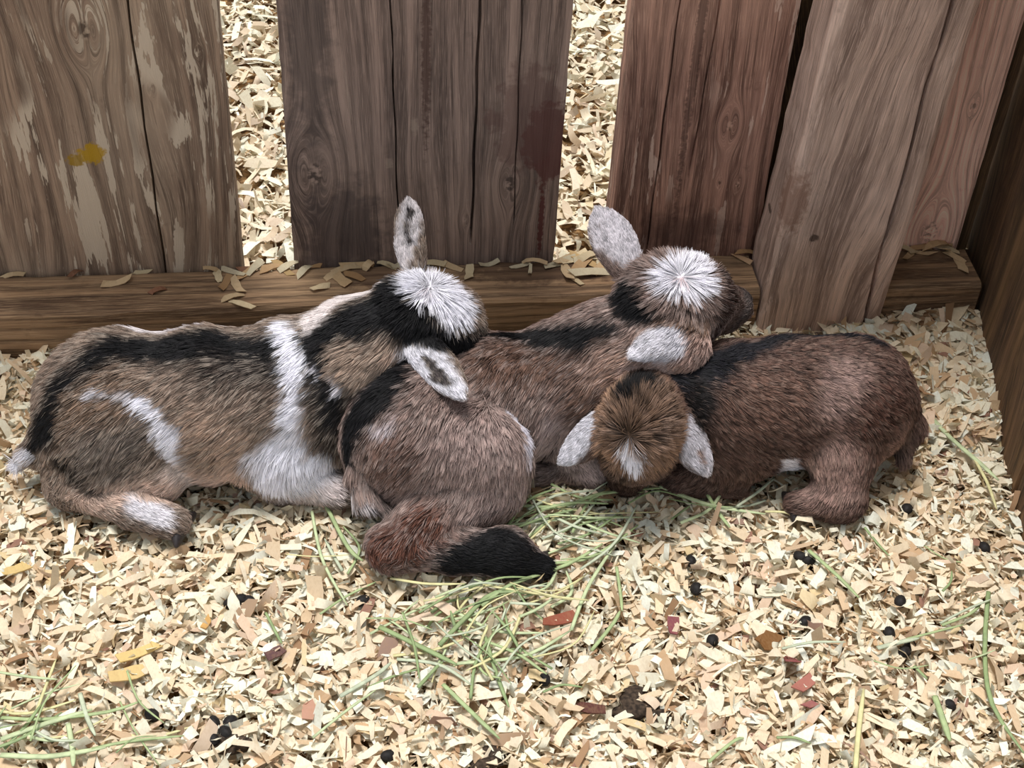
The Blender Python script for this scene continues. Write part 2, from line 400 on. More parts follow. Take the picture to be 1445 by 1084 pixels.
# ------------------------------------------------------------------ the kids
class Shape:
    """a body as a smooth union of tapered limbs and ellipsoids, meshed into one continuous surface"""
    def __init__(self): self.prims = []; self.cuts = []
    def limb(self, a, b, ra, rb, k=0.012, flow=None, ln=0.010):
        a, b = np.asarray(a, float), np.asarray(b, float)
        self.prims.append(dict(t='limb', a=a, b=b, ra=ra, rb=rb, k=k, flow=unit(b - a) if flow is None else np.asarray(flow, float), ln=ln, lo=np.minimum(a, b) - max(ra, rb), hi=np.maximum(a, b) + max(ra, rb)))
    def ball(self, c, r, ax=None, k=0.012, flow=(0, 0, -1), ln=0.010, radial=None):
        c = np.asarray(c, float); r = np.asarray(r, float) * np.ones(3)
        ax = np.eye(3) if ax is None else np.asarray(ax, float)      # rows: the ellipsoid's own axes
        self.prims.append(dict(t='ball', c=c, r=r, ax=ax, k=k, flow=np.asarray(flow, float), ln=ln, radial=radial, lo=c - r.max(), hi=c + r.max()))
    def ear(self, base, tip, nrm, w, th=0.0028, cup=0.25, bend=0.0, k=0.006, ln=0.004, pt=6):
        base, tip = np.asarray(base, float), np.asarray(tip, float)
        L = np.linalg.norm(tip - base); ex = (tip - base) / L
        ez = unit(np.asarray(nrm) - np.dot(nrm, ex) * ex); ey = np.cross(ez, ex)
        self.prims.append(dict(t='ear', b=base, ax=np.array([ex, ey, ez]), L=L, w=w, th=th, pt=pt, cup=cup, bend=bend, k=k, flow=ex, ln=ln, lo=np.minimum(base, tip) - w - 0.01, hi=np.maximum(base, tip) + w + 0.01))
    @staticmethod
    def dist(pr, p):
        if pr['t'] == 'limb':
            ab = pr['b'] - pr['a']
            t = np.clip(((p - pr['a']) @ ab) / (ab @ ab), 0, 1)
            return np.linalg.norm(p - pr['a'] - t[:, None] * ab, axis=1) - (pr['ra'] + (pr['rb'] - pr['ra']) * t)
        if pr['t'] == 'ball':
            q = (p - pr['c']) @ pr['ax'].T
            k0 = np.linalg.norm(q / pr['r'], axis=1); k1 = np.linalg.norm(q / pr['r'] ** 2, axis=1)
            return k0 * (k0 - 1.0) / np.maximum(k1, 1e-6)
        q = (p - pr['b']) @ pr['ax'].T
        u = np.clip(q[:, 0] / pr['L'], 0, 1)
        W = pr['w'] * np.clip(0.50 + 1.9 * u - 1.75 * u ** 2, 0.0, 1.0) * np.sqrt(np.clip(1.0 - u ** pr['pt'], 0, 1)) + 0.0005
        n = q[:, 2] - pr['cup'] * q[:, 1] ** 2 / pr['w'] - pr['bend'] * pr['L'] * u ** 2
        ex = np.maximum(np.abs(q[:, 1]) - W, 0)
        et = np.maximum(np.abs(q[:, 0] - pr['L'] / 2) - pr['L'] / 2, 0)
        return np.sqrt(ex ** 2 + et ** 2 + n ** 2) * 0.85 - pr['th']
    def build(self, h=0.0026):
        lo = np.min([p['lo'] for p in self.prims], 0) - 0.012; hi = np.max([p['hi'] for p in self.prims], 0) + 0.012
        n = np.ceil((hi - lo) / h).astype(int) + 1
        G = np.full(tuple(n), 0.06, np.float32)
        for pr in self.prims + self.cuts:
            i0 = np.clip(((pr['lo'] - 0.03 - lo) / h).astype(int), 0, n - 1); i1 = np.clip(((pr['hi'] + 0.03 - lo) / h).astype(int) + 1, 1, n)
            ii = np.stack(np.meshgrid(*[np.arange(i0[d], i1[d]) for d in range(3)], indexing='ij'), -1)
            d = self.dist(pr, lo + ii.reshape(-1, 3) * h).reshape(ii.shape[:3]).astype(np.float32)
            S = G[i0[0]:i1[0], i0[1]:i1[1], i0[2]:i1[2]]
            if pr.get('cut'):
                k = pr['k']; hh = np.clip(0.5 - 0.5 * (S + d) / k, 0, 1)
                S[...] = S * (1 - hh) - d * hh + k * hh * (1 - hh)
            else:
                k = pr['k']; hh = np.clip(0.5 + 0.5 * (S - d) / k, 0, 1)
                S[...] = S * (1 - hh) + d * hh - k * hh * (1 - hh)
        self.G, self.lo, self.h = G, lo, h
        return self
    def sample(self, p):
        q = (np.asarray(p) - self.lo) / self.h
        n = np.array(self.G.shape)
        ok = np.all((q >= 0) & (q < n - 1.001), axis=1)
        qc = np.clip(q, 0, n - 1.001); i = qc.astype(int); f = qc - i
        r = 0
        for dx in (0, 1):
            for dy in (0, 1):
                for dz in (0, 1):
                    w = (f[:, 0] if dx else 1 - f[:, 0]) * (f[:, 1] if dy else 1 - f[:, 1]) * (f[:, 2] if dz else 1 - f[:, 2])
                    r = r + w * self.G[i[:, 0] + dx, i[:, 1] + dy, i[:, 2] + dz]
        return np.where(ok, r, 0.06)
    def grad(self, p):
        e = self.h
        g = np.stack([self.sample(p + d) - self.sample(p - d) for d in np.eye(3) * e], 1)
        return g / np.maximum(np.linalg.norm(g, axis=1, keepdims=True), 1e-9)
    def surface(self):
        G, h, lo = self.G, self.h, self.lo
        S = G < 0
        nx, ny, nz = G.shape
        cnt = np.zeros((nx - 1, ny - 1, nz - 1), np.int8)
        for dx in (0, 1):
            for dy in (0, 1):
                for dz in (0, 1):
                    cnt += S[dx:nx - 1 + dx, dy:ny - 1 + dy, dz:nz - 1 + dz]
        act = np.argwhere((cnt > 0) & (cnt < 8))
        idx = np.full(cnt.shape, -1, np.int32); idx[tuple(act.T)] = np.arange(len(act))
        acc = np.zeros((len(act), 3)); num = np.zeros(len(act))
        cs = [(a, b, c) for a in (0, 1) for b in (0, 1) for c in (0, 1)]
        for u in cs:
            for ax in range(3):
                if u[ax] == 1: continue
                v = list(u); v[ax] = 1
                g0 = G[tuple((act + u).T)]; g1 = G[tuple((act + v).T)]
                cr = (g0 < 0) != (g1 < 0)
                t = np.where(cr, g0 / np.where(g0 == g1, 1, g0 - g1), 0)
                pt = np.array(u, float)[None] + 0 * acc; pt[:, ax] += t
                acc += pt * cr[:, None]; num += cr
        V = lo + (act + acc / num[:, None]) * h
        F = []
        for ax in range(3):
            sl0 = [slice(1, -1)] * 3; sl1 = [slice(1, -1)] * 3
            sl0[ax] = slice(0, -1); sl1[ax] = slice(1, None)
            a, b = S[tuple(sl0)], S[tuple(sl1)]
            e = np.argwhere(a != b); base = e + 1; base[:, ax] -= 1
            flip = a[tuple(e.T)]
            o1, o2 = [(1, 2), (2, 0), (0, 1)][ax]
            d1 = np.zeros(3, int); d1[o1] = 1; d2 = np.zeros(3, int); d2[o2] = 1
            q = np.stack([idx[tuple((base - d1 - d2).T)], idx[tuple((base - d2).T)], idx[tuple(base.T)], idx[tuple((base - d1).T)]], 1)
            q[~flip] = q[~flip][:, ::-1]
            F.append(q)
        F = np.concatenate(F); F = F[(F >= 0).all(1)]
        return V, F

def head_frame(center, fwd, left):
    f = unit(fwd); l = unit(np.asarray(left) - np.dot(left, f) * f); u = np.cross(f, l)
    return dict(c=np.asarray(center, float), ax=np.array([f, l, u]))
def hp(fr, x, y, z, s=1.0): return fr['c'] + s * 0.001 * (np.array([x, y, z]) @ fr['ax'])
def ray_ball(px, py, c, r):
    d = unit(RW @ cray(px, py)); oc = CAM - c; b = oc @ d; q = b * b - (oc @ oc - r * r)
    return CAM + d * (-b - math.sqrt(max(q, 0.0)))
def add_head(S, fr, swirl, s=1.0):
    A = fr['ax']; rd = ray_ball(swirl[0], swirl[1], hp(fr, 18, 0, 0, s), 0.036 * s); f, l, u = A
    m = 0.001 * s
    S.ball(hp(fr, 8, 0, 0, s), np.array([42, 34, 34]) * m, A, 0.014, radial=rd, ln=0.0165)
    S.ball(hp(fr, 34, 0, 2, s), np.array([30, 29, 27]) * m, A, 0.014, radial=rd, ln=0.012)
    for sg in (-1, 1):
        S.ball(hp(fr, 30, sg * 15, -16, s), np.array([28, 16, 20]) * m, A, 0.012, flow=-f - 0.3 * u, ln=0.008)
        S.ball(hp(fr, 42, sg * 21, 10, s), np.array([13, 9, 9]) * m, A, 0.010, radial=rd, ln=0.006)     # brow over the eye
    S.limb(hp(fr, 45, 0, -4, s), hp(fr, 84, 0, -12, s), 23 * m, 15.5 * m, 0.012, flow=f * -0.6, ln=0.005)
    S.ball(hp(fr, 92, 0, -14, s), np.array([12, 15.5, 13]) * m, A, 0.008, flow=-f, ln=0.003)            # nose pad
    S.limb(hp(fr, 20, 0, -28, s), hp(fr, 84, 0, -27, s), 19 * m, 11.5 * m, 0.010, flow=-f, ln=0.006)    # lower jaw
    def cut(a, b, r, k):
        a, b = np.asarray(a), np.asarray(b)
        S.cuts.append(dict(t='limb', a=a, b=b, ra=r, rb=r, k=k, cut=True, lo=np.minimum(a, b) - r, hi=np.maximum(a, b) + r))
    for sg in (-1, 1):
        cut(hp(fr, 103, sg * 6, -11, s), hp(fr, 99, sg * 9.5, -8, s), 2.2 * m, 0.003)                   # nostril
        cut(hp(fr, 103, sg * 3, -22.5, s), hp(fr, 72, sg * 19, -22, s), 1.3 * m, 0.003)                 # mouth line

M_fur = None
def fur_material(name, rough=0.6):
    T = NT(name)
    a = T.n('ShaderNodeAttribute', attribute_name='fur_color')
    hi = T.n('ShaderNodeHairInfo')
    lum = T.n('ShaderNodeRGBToBW'); T.put(lum.inputs[0], a.outputs['Color'])
    low = T.m('MULTIPLY_ADD', lum.outputs[0], 0.7, 0.36, clamp=True)
    band = T.m('MULTIPLY_ADD', T.step(hi.outputs['Intercept'], 0.05, 0.85), T.m('SUBTRACT', 1.42, low), low)      # pale tips over a darker undercoat
    c = T.mix(1.0, a.outputs['Color'], T.vec(band, band, band), 'MULTIPLY')
    return T.done(c, rough, 0.25)
M_fur = fur_material('short_fur')
M_hoof = flat_mat('dark_hoof', lin(46, 40, 40), 0.5, 0.3, 200)
M_eye = flat_mat('dark_eye', lin(16, 13, 12), 0.25, 0.1, 200, 0.5)
M_lid = flat_mat('dark_lid', lin(34, 24, 22), 0.7, 0.1, 200, 0.3)

def ellipsoid(name, c, r, ax, mat, nu=14, nv=9, taper=0.0):
    V = []; F = []
    for j in range(nv + 1):
        th = math.pi * j / nv
        for i in range(nu):
            ph = 2 * math.pi * i / nu
            q = np.array([math.cos(th), math.sin(th) * math.cos(ph), math.sin(th) * math.sin(ph)])
            sc = 1 - taper * q[0]
            V.append(np.asarray(c) + (q * np.asarray(r) * np.array([1, sc, sc])) @ np.asarray(ax))
    for j in range(nv):
        for i in range(nu):
            F.append((j * nu + i, j * nu + (i + 1) % nu, (j + 1) * nu + (i + 1) % nu, (j + 1) * nu + i))
    return mesh(name, V, F, mat, True)
def frame_of(d, up=(0, 0, 1)):
    f = unit(d); l = unit(np.cross(up, f)); return np.array([f, l, np.cross(f, l)])

def smooth_noise(p, freq, seed):
    """cheap value noise from summed sines, enough for tufts and colour drift"""
    r = np.random.default_rng(seed); v = 0
    for _ in range(6):
        k = r.normal(0, 1, 3); k = k / np.linalg.norm(k) * freq * r.uniform(0.6, 1.6)
        v = v + np.sin(p @ k + r.uniform(0, 6.28))
    return v / 6 * 1.7

GOATS = []
def finish_goat(root_name, label, S, base, strokes, n_hair, seed, eyes=(), hooves=(), grizzle=0.25, tip=None, extra=None):
    S.build(); V, F = S.surface()
    bvh = BVHTree.FromPolygons([tuple(v) for v in V], [tuple(f) for f in F])
    o = Vector(CAM)
    def hit(px, py):
        d = RW @ cray(px, py)
        h = bvh.ray_cast(o, Vector(unit(d)))
        if h[0] is None:
            best = None
            for t in np.linspace(1.0, 2.1, 90):
                h2 = bvh.find_nearest(o + Vector(unit(d)) * t)
                if best is None or h2[3] < best[0]: best = (h2[3], h2[0])
            return np.array(best[1])
        return np.array(h[0])
    painted = []
    for (colr, soft, pts) in strokes:
        q = []
        for (x, y, r) in pts:
            q.append((hit(x, y) if not isinstance(x, np.ndarray) else x, r / 1500.0))
        painted.append((np.asarray(colr), soft, q))
    def colour(p, sd):
        c = np.tile(np.asarray(base), (len(p), 1)).astype(float)
        wob = smooth_noise(p, 330, sd) * 0.0025 + smooth_noise(p, 900, sd + 1) * 0.0018
        for (colr, soft, q) in painted:
            dmin = np.full(len(p), 9.0)
            for i in range(len(q)):
                a, ra = q[i]; b, rb = q[min(i + 1, len(q) - 1)]
                ab = b - a; t = np.clip(((p - a) @ ab) / max(ab @ ab, 1e-12), 0, 1)
                dmin = np.minimum(dmin, np.linalg.norm(p - a - t[:, None] * ab, axis=1) - (ra + (rb - ra) * t))
            sf = soft / 1500.0
            w = np.clip((sf * 0.5 - dmin + wob) / sf, 0, 1)[:, None]
            w = w * w * (3 - 2 * w)
            if len(colr) == 4: w = w * colr[3]
            c = c * (1 - w) + colr[:3] * w
        return c
    loc = np.array([V[:, 0].mean(), V[:, 1].mean(), 0.0])
    root = empty(root_name, loc); tag(root, label, 'goat kid', 'sleeping goat kids')
    me = mesh('body', V - loc, F, M_fur, True)
    at = me.attributes.new('fur_color', 'FLOAT_COLOR', 'POINT')
    at.data.foreach_set('color', np.c_[colour(V, seed) * 1.1, np.ones(len(V))].astype(np.float32).ravel())
    body = bpy.data.objects.new('body', me); COL.objects.link(body); body.parent = root
    GOATS.append(dict(S=S, root=root, loc=loc, colour=colour, V=V, F=F, n=n_hair, seed=seed, grizzle=grizzle, tip=tip, hit=hit))
    for (fr, s) in eyes:
        for sg in (-1, 1):
            c = hp(fr, 47, sg * 25.5, 3.5, s)
            ax = np.array([unit(fr['ax'][0] - 0.1 * fr['ax'][2]), fr['ax'][1], fr['ax'][2]])
            e = bpy.data.objects.new('eye', ellipsoid('eye', c - loc, np.array([8.5, 5.0, 5.0]) * 0.001 * s, ax, M_eye)); COL.objects.link(e); e.parent = root
            l2 = bpy.data.objects.new('eyelid', ellipsoid('eyelid', c - loc + fr['ax'][2] * 0.0012, np.array([9.0, 5.6, 4.8]) * 0.001 * s, ax, M_lid)); COL.objects.link(l2); l2.parent = e
    for (c, d, L, r) in hooves:
        ax = frame_of(d)
        hf = empty('hoof', (0, 0, 0)); hf.parent = root
        for sg in (-1, 1):
            cc = np.asarray(c) + ax[1] * r * 0.52 * sg - loc
            t = bpy.data.objects.new('toe', ellipsoid('toe', cc, (L, r * 0.62, r * 0.85), frame_of(np.asarray(d) + 0.08 * sg * ax[1]), M_hoof, taper=0.35)); COL.objects.link(t); t.parent = hf
    return root

def grow_fur(g, others):
    """lay the coat: every strand has its own root, direction and colour"""
    S, V, F = g['S'], g['V'], g['F']
    r = np.random.default_rng(g['seed'] + 100)
    T = np.concatenate([F[:, [0, 1, 2]], F[:, [0, 2, 3]]])
    a, b, c = V[T[:, 0]], V[T[:, 1]], V[T[:, 2]]
    ar = np.linalg.norm(np.cross(b - a, c - a), axis=1)
    n = g['n']
    ti = np.searchsorted(np.cumsum(ar) / ar.sum(), r.random(n)); ti = np.clip(ti, 0, len(T) - 1)
    u, v = r.random(n), r.random(n); fl = u + v > 1; u[fl] = 1 - u[fl]; v[fl] = 1 - v[fl]
    p = a[ti] + (b - a)[ti] * u[:, None] + (c - a)[ti] * v[:, None]
    keep = p[:, 2] > 0.004
    for o in others: keep &= o['S'].sample(p) > -0.001
    p = p[keep]; n = len(p)
    N = S.grad(p)
    ds = np.stack([S.dist(pr, p) for pr in S.prims], 1)
    w = np.exp(-(ds - ds.min(1, keepdims=True)) / 0.006); w /= w.sum(1, keepdims=True)
    flow = np.zeros((n, 3)); ln = np.zeros(n)
    for i, pr in enumerate(S.prims):
        f = np.tile(pr['flow'], (n, 1))
        if pr.get('radial') is not None:
            f = p - pr['radial']; f = f / np.maximum(np.linalg.norm(f, axis=1, keepdims=True), 1e-6)
        flow += w[:, [i]] * f; ln += w[:, i] * pr['ln']
    flow += np.stack([smooth_noise(p, 160, g['seed'] + 7 + i) for i in range(3)], 1) * 0.22
    flow += r.normal(0, 0.10, (n, 3))
    flow -= (flow * N).sum(1, keepdims=True) * N
    flow /= np.maximum(np.linalg.norm(flow, axis=1, keepdims=True), 1e-6)
    # locks: strands lean towards the nearest of a set of lock centres
    nc = n // 10
    cen = r.choice(n, nc, replace=False)
    cell = 0.0036
    key = {}
    pk = np.floor(p[cen] / cell).astype(int)
    for j, k3 in enumerate(map(tuple, pk)): key[k3] = cen[j]
    own = np.array([key.get(k3, -1) for k3 in map(tuple, np.floor(p / cell).astype(int))])
    has = own >= 0
    ln = ln * r.uniform(0.75, 1.4, n)
    lift = 0.20 + 0.14 * r.random(n) + 0.08 * smooth_noise(p, 420, g['seed'] + 3)
    for i, pr in enumerate(S.prims):
        if pr.get('radial') is not None: lift = lift + 0.22 * w[:, i]
    lift = np.clip(lift, 0.06, 0.65)
    d = flow * np.sqrt(1 - lift[:, None] ** 2) + N * lift[:, None]
    K = 5
    pts = np.zeros((n, K, 3))
    for k in range(K):
        t = k / (K - 1)
        pts[:, k] = p + d * (ln * t)[:, None] + (flow * 0.10 - N * 0.10) * (ln * t * t)[:, None]
    oi = np.where(has, own, np.arange(n))
    for k in range(1, K):
        t = k / (K - 1)
        tgt = pts[oi, k]
        amt = 0.55 * t * has * np.clip((ln - 0.005) / 0.005, 0, 1)
        pts[:, k] += (tgt - pts[:, k]) * amt[:, None]
    colr = g['colour'](p, g['seed'])
    lock = r.random(n)[oi]
    gz = g['grizzle']
    gz = gz * (1 - 0.8 * np.clip(colr.mean(1) / 0.6, 0, 1))
    gz = np.where(ln < 0.0062, np.maximum(gz, 0.42), gz)
    f = 0.88 + gz * (lock - 0.5) * 1.6 + gz * (r.random(n) - 0.5)
    colr = colr * f[:, None]
    if g['tip'] is not None:
        pale = (r.random(n)[oi] < 0.30) & (colr.mean(1) > 0.015) & (colr.mean(1) < 0.35)
        colr[pale] = colr[pale] * 0.70 + np.asarray(g['tip']) * 0.30
    gl = colr.mean(1, keepdims=True); colr = gl * np.array([1.0, 1.0, 1.02]) * 0.16 + colr * 0.84
    colr = np.clip(colr, 0.002, 0.95)
    hc = bpy.data.hair_curves.new('coat')
    hc.add_curves([K] * n)
    hc.attributes['position'].data.foreach_set('vector', (pts - g['loc']).astype(np.float32).ravel())
    ra = hc.attributes.get('radius') or hc.attributes.new('radius', 'FLOAT', 'POINT')
    rad = np.array([0.00027, 0.00027, 0.00025, 0.00018, 0.00004])
    rr = np.tile(rad, (n, 1)) * np.clip(ln / 0.010, 0.55, 1.1)[:, None]
    ra.data.foreach_set('value', rr.astype(np.float32).ravel())
    ca = hc.attributes.new('fur_color', 'FLOAT_COLOR', 'CURVE')
    ca.data.foreach_set('color', np.c_[colr, np.ones(n)].astype(np.float32).ravel())
    hc.materials.append(M_fur)
    o = bpy.data.objects.new('coat', hc); COL.objects.link(o); o.parent = g['root']
    o['kind'] = 'stuff'
    return o

BLACK = lin(20, 18, 20); WHITE = lin(226, 223, 230); GREY = lin(150, 138, 132)
back = np.array
# --- kid 1: dark-backed grizzled kid on the left, head laid over its neighbour
S1 = Shape()
fl = unit((-0.8, -0.12, -0.55))
S1.ball(P(172, 570, 0.080), (0.078, 0.064, 0.074), None, 0.02, fl, 0.014)
S1.ball(P(300, 572, 0.079), (0.090, 0.066, 0.079), None, 0.02, fl, 0.014)
S1.ball(P(412, 558, 0.084), (0.070, 0.062, 0.076), None, 0.02, fl, 0.014)
S1.ball(P(450, 600, 0.060), (0.045, 0.045, 0.052), None, 0.02, unit((-0.2, -0.1, -1)), 0.013)
S1.ball(P(160, 634, 0.057), (0.066, 0.037, 0.056), None, 0.012, unit((-0.5, -0.2, -0.8)), 0.012)          # thigh
S1.limb(P(225, 664, 0.038), P(100, 680, 0.032), 0.027, 0.022, 0.018, None, 0.010)                            # shank, knee to hock
S1.limb(P(98, 684, 0.030), P(190, 716, 0.022), 0.019, 0.0180, 0.008, None, 0.007)
S1.limb(P(190, 716, 0.022), P(243, 737, 0.018), 0.0195, 0.0155, 0.008, None, 0.006)
S1.ball(P(405, 645, 0.045), (0.044, 0.031, 0.042), None, 0.014, unit((0.1, -0.2, -0.9)), 0.020)           # elbow
S1.limb(P(420, 660, 0.034), P(478, 690, 0.022), 0.022, 0.017, 0.010, None, 0.008)
S1.limb(P(472, 690, 0.020), P(400, 696, 0.010), 0.013, 0.009, 0.008, None, 0.006)
S1.limb(P(82, 590, 0.085), P(52, 635, 0.055), 0.016, 0.012, 0.012, None, 0.014)                             # tail
S1.limb(P(52, 635, 0.055), P(32, 650, 0.040), 0.011, 0.006, 0.006, None, 0.014)
h1 = head_frame(P(592, 439, 0.168), (0.80, 0.10, -0.58), (0.10, 0.88, 0.46))
S1.limb(P(432, 535, 0.100), P(500, 497, 0.130), 0.054, 0.046, 0.022, unit((-0.7, -0.2, -0.5)), 0.013)
S1.limb(P(500, 497, 0.130), P(570, 452, 0.160), 0.045, 0.036, 0.020, unit((-0.7, -0.2, -0.5)), 0.013)
add_head(S1, h1, (604, 410), 1.0)
e1b = hp(h1, -14, 30, 6); e1t = P(579, 286, e1b[2] + 0.045)
S1.ear(e1b, e1t, unit(-VIEW + np.array([-0.5, 0, 0])), 0.0128, cup=0.30, bend=0.05)
e2b = hp(h1, -12, -30, 6); e2t = P(651, 556, e2b[2] - 0.006)
S1.ear(e2b, e2t, -VIEW, 0.0152, cup=-0.25, bend=-0.06, pt=3)
TAUPE = lin(134, 112, 96)
st1 = [
    (lin(126, 100, 80), 60, [(150, 560, 60), (110, 600, 40)]),
    (lin(110, 96, 86), 50, [(150, 640, 50), (200, 610, 30)]),
    (lin(172, 142, 120), 60, [(340, 630, 35), (300, 600, 30)]),
    (lin(204, 172, 152), 40, [(230, 690, 20), (120, 705, 20), (330, 665, 26), (290, 680, 20)]),
    (BLACK, 30, [(70, 600, 24), (100, 535, 18), (180, 490, 24), (300, 486, 31), (400, 488, 30), (456, 500, 40), (520, 440, 32), (570, 420, 34), (560, 400, 20)]),
    (BLACK, 24, [(575, 430, 36), (610, 475, 34), (670, 490, 34)]),
    (lin(56, 47, 42), 50, [(300, 520, 14), (400, 522, 16)]),
    (lin(30, 26, 26), 40, [(475, 520, 34), (478, 580, 26)]),
    (lin(64, 52, 44), 40, [(470, 620, 22)]),
    (lin(44, 36, 32), 20, [(88, 640, 12), (112, 668, 12), (140, 690, 6)]),
    (BLACK, 20, [(76, 580, 16), (54, 622, 15)]),
    (WHITE, 14, [(42, 640, 10), (25, 655, 14)]),
    (WHITE, 14, [(145, 549, 4), (190, 552, 6), (225, 572, 12), (248, 604, 17), (256, 640, 13)]),
    (lin(216, 196, 186), 26, [(258, 656, 15), (290, 690, 14)]),
    (WHITE, 16, [(412, 462, 14), (424, 500, 12), (428, 540, 12), (418, 590, 15)]),
    (WHITE, 24, [(415, 620, 24), (392, 655, 40), (435, 660, 38)]),
    (lin(216, 200, 196), 24, [(350, 692, 12), (470, 692, 18)]),
    (lin(216, 206, 206), 14, [(195, 446, 14), (250, 440, 20), (290, 448, 12)]),
    (lin(190, 178, 172), 14, [(330, 450, 12), (395, 446, 13)]),
    (lin(206, 200, 206), 10, [(452, 512, 5), (458, 528, 4)]),
    (lin(220, 214, 220), 8, [(482, 520, 4), (487, 550, 4)]),
    (lin(220, 208, 204), 14, [(452, 450, 20), (498, 408, 25), (545, 372, 24)]),
    (lin(168, 142, 122), 24, [(500, 506, 28), (525, 520, 24), (545, 492, 16)]),
    (lin(206, 170, 146), 16, [(556, 498, 9)]),
    (lin(206, 196, 196), 12, [(560, 370, 16), (578, 330, 20), (580, 290, 16)]),
    (lin(214, 210, 216), 12, [(576, 495, 15), (610, 520, 22), (645, 552, 14)]),
    (lin(66, 56, 54), 7, [(580, 302, 5), (574, 318, 3)]), (lin(66, 56, 54), 7, [(573, 330, 4), (580, 344, 3)]),
    (lin(84, 74, 72), 7, [(600, 505, 3), (608, 512, 4)]), (lin(84, 74, 72), 7, [(614, 526, 7), (632, 538, 5)]),
    (WHITE, 12, [(606, 402, 28), (638, 428, 24)]),
    (lin(236, 200, 198), 8, [(604, 410, 4)]),
    (lin(222, 216, 220), 18, [(185, 712, 16), (225, 728, 14)]),
]
finish_goat('goat_kid', 'grizzled kid with black back and white crown tuft, lying by the left boards', S1, TAUPE, st1, 170000, 21, eyes=((h1, 1.0),),
            hooves=((P(255, 745, 0.013), (P(270, 750, 0.008) - P(235, 734, 0.016)), 0.018, 0.0115),), tip=lin(196, 178, 160), grizzle=0.8)

# --- kid 2: brown kid in the middle
S2 = Shape()
ax2 = frame_of(P(815, 545, 0.08) - P(610, 628, 0.07))
fl2 = unit(-ax2[0] * 0.7 + np.array([0.1, -0.25, -0.55]))
S2.ball(P(590, 612, 0.078), (0.072, 0.066, 0.072), ax2, 0.02, unit(-ax2[0] * 0.6 + np.array([0.0, -0.2, -0.6])), 0.013)
S2.ball(P(700, 572, 0.076), (0.085, 0.061, 0.071), ax2, 0.02, fl2, 0.013)
S2.ball(P(812, 540, 0.078), (0.066, 0.056, 0.070), ax2, 0.02, fl2, 0.013)
S2.ball(P(652, 648, 0.068), (0.064, 0.044, 0.066), frame_of((0.9, -0.1, -0.3)), 0.010, unit((-0.15, -0.2, -0.9)), 0.013)     # thigh
S2.limb(P(690, 690, 0.042), P(600, 735, 0.040), 0.030, 0.027, 0.018, unit((-0.6, -0.3, -0.5)), 0.011)
S2.limb(P(600, 740, 0.036), P(555, 770, 0.030), 0.025, 0.022, 0.012, None, 0.010)                                              # hock
S2.limb(P(555, 772, 0.027), P(640, 776, 0.026), 0.021, 0.0185, 0.010, None, 0.007)
S2.limb(P(640, 778, 0.026), P(715, 780, 0.024), 0.0200, 0.0215, 0.010, None, 0.007)
S2.limb(P(712, 780, 0.024), P(764, 800, 0.015), 0.0210, 0.0110, 0.010, None, 0.006)
S2.limb(P(505, 668, 0.070), P(514, 698, 0.058), 0.009, 0.009, 0.012, None, 0.014)                                              # tail
S2.limb(P(514, 698, 0.058), P(540, 720, 0.048), 0.008, 0.005, 0.008, None, 0.014)
S2.ball(P(812, 615, 0.050), (0.030, 0.026, 0.036), None, 0.016, unit((0.0, -0.2, -0.9)), 0.011)                                # elbow
S2.limb(P(812, 640, 0.034), P(832, 662, 0.022), 0.019, 0.017, 0.010, None, 0.007)                                              # folded foreleg
S2.limb(P(832, 662, 0.020), P(735, 672, 0.012), 0.013, 0.010, 0.008, None, 0.006)
h2 = head_frame(P(934, 424, 0.172), (0.86, 0.42, -0.28), (-0.46, 0.87, -0.02))
S2.ball(P(938, 484, 0.146), (0.042, 0.034, 0.036), None, 0.030, unit((-0.75, -0.25, -0.5)), 0.010)      # throat and cheek
S2.limb(P(815, 527, 0.102), P(862, 494, 0.126), 0.050, 0.043, 0.022, unit((-0.75, -0.25, -0.5)), 0.013)
S2.limb(P(862, 494, 0.126), P(922, 446, 0.156), 0.043, 0.036, 0.020, unit((-0.75, -0.25, -0.5)), 0.013)
add_head(S2, h2, (960, 394), 1.17)
e3b = hp(h2, -16, 32, 8, 1.15); e3t = P(843, 298, e3b[2] + 0.035)
S2.ear(e3b, e3t, unit(-VIEW + np.array([0.2, 0, 0])), 0.0190, cup=0.22, bend=0.05, pt=4)
e4b = hp(h2, 0, -33, 2, 1.15); e4t = P(896, 498, e4b[2] - 0.002)
S2.ear(e4b, e4t, unit(-VIEW + np.array([0, 0, 0.3])), 0.0155, cup=-0.3, bend=-0.10, pt=2.0)
BROWN2 = lin(132, 108, 98)
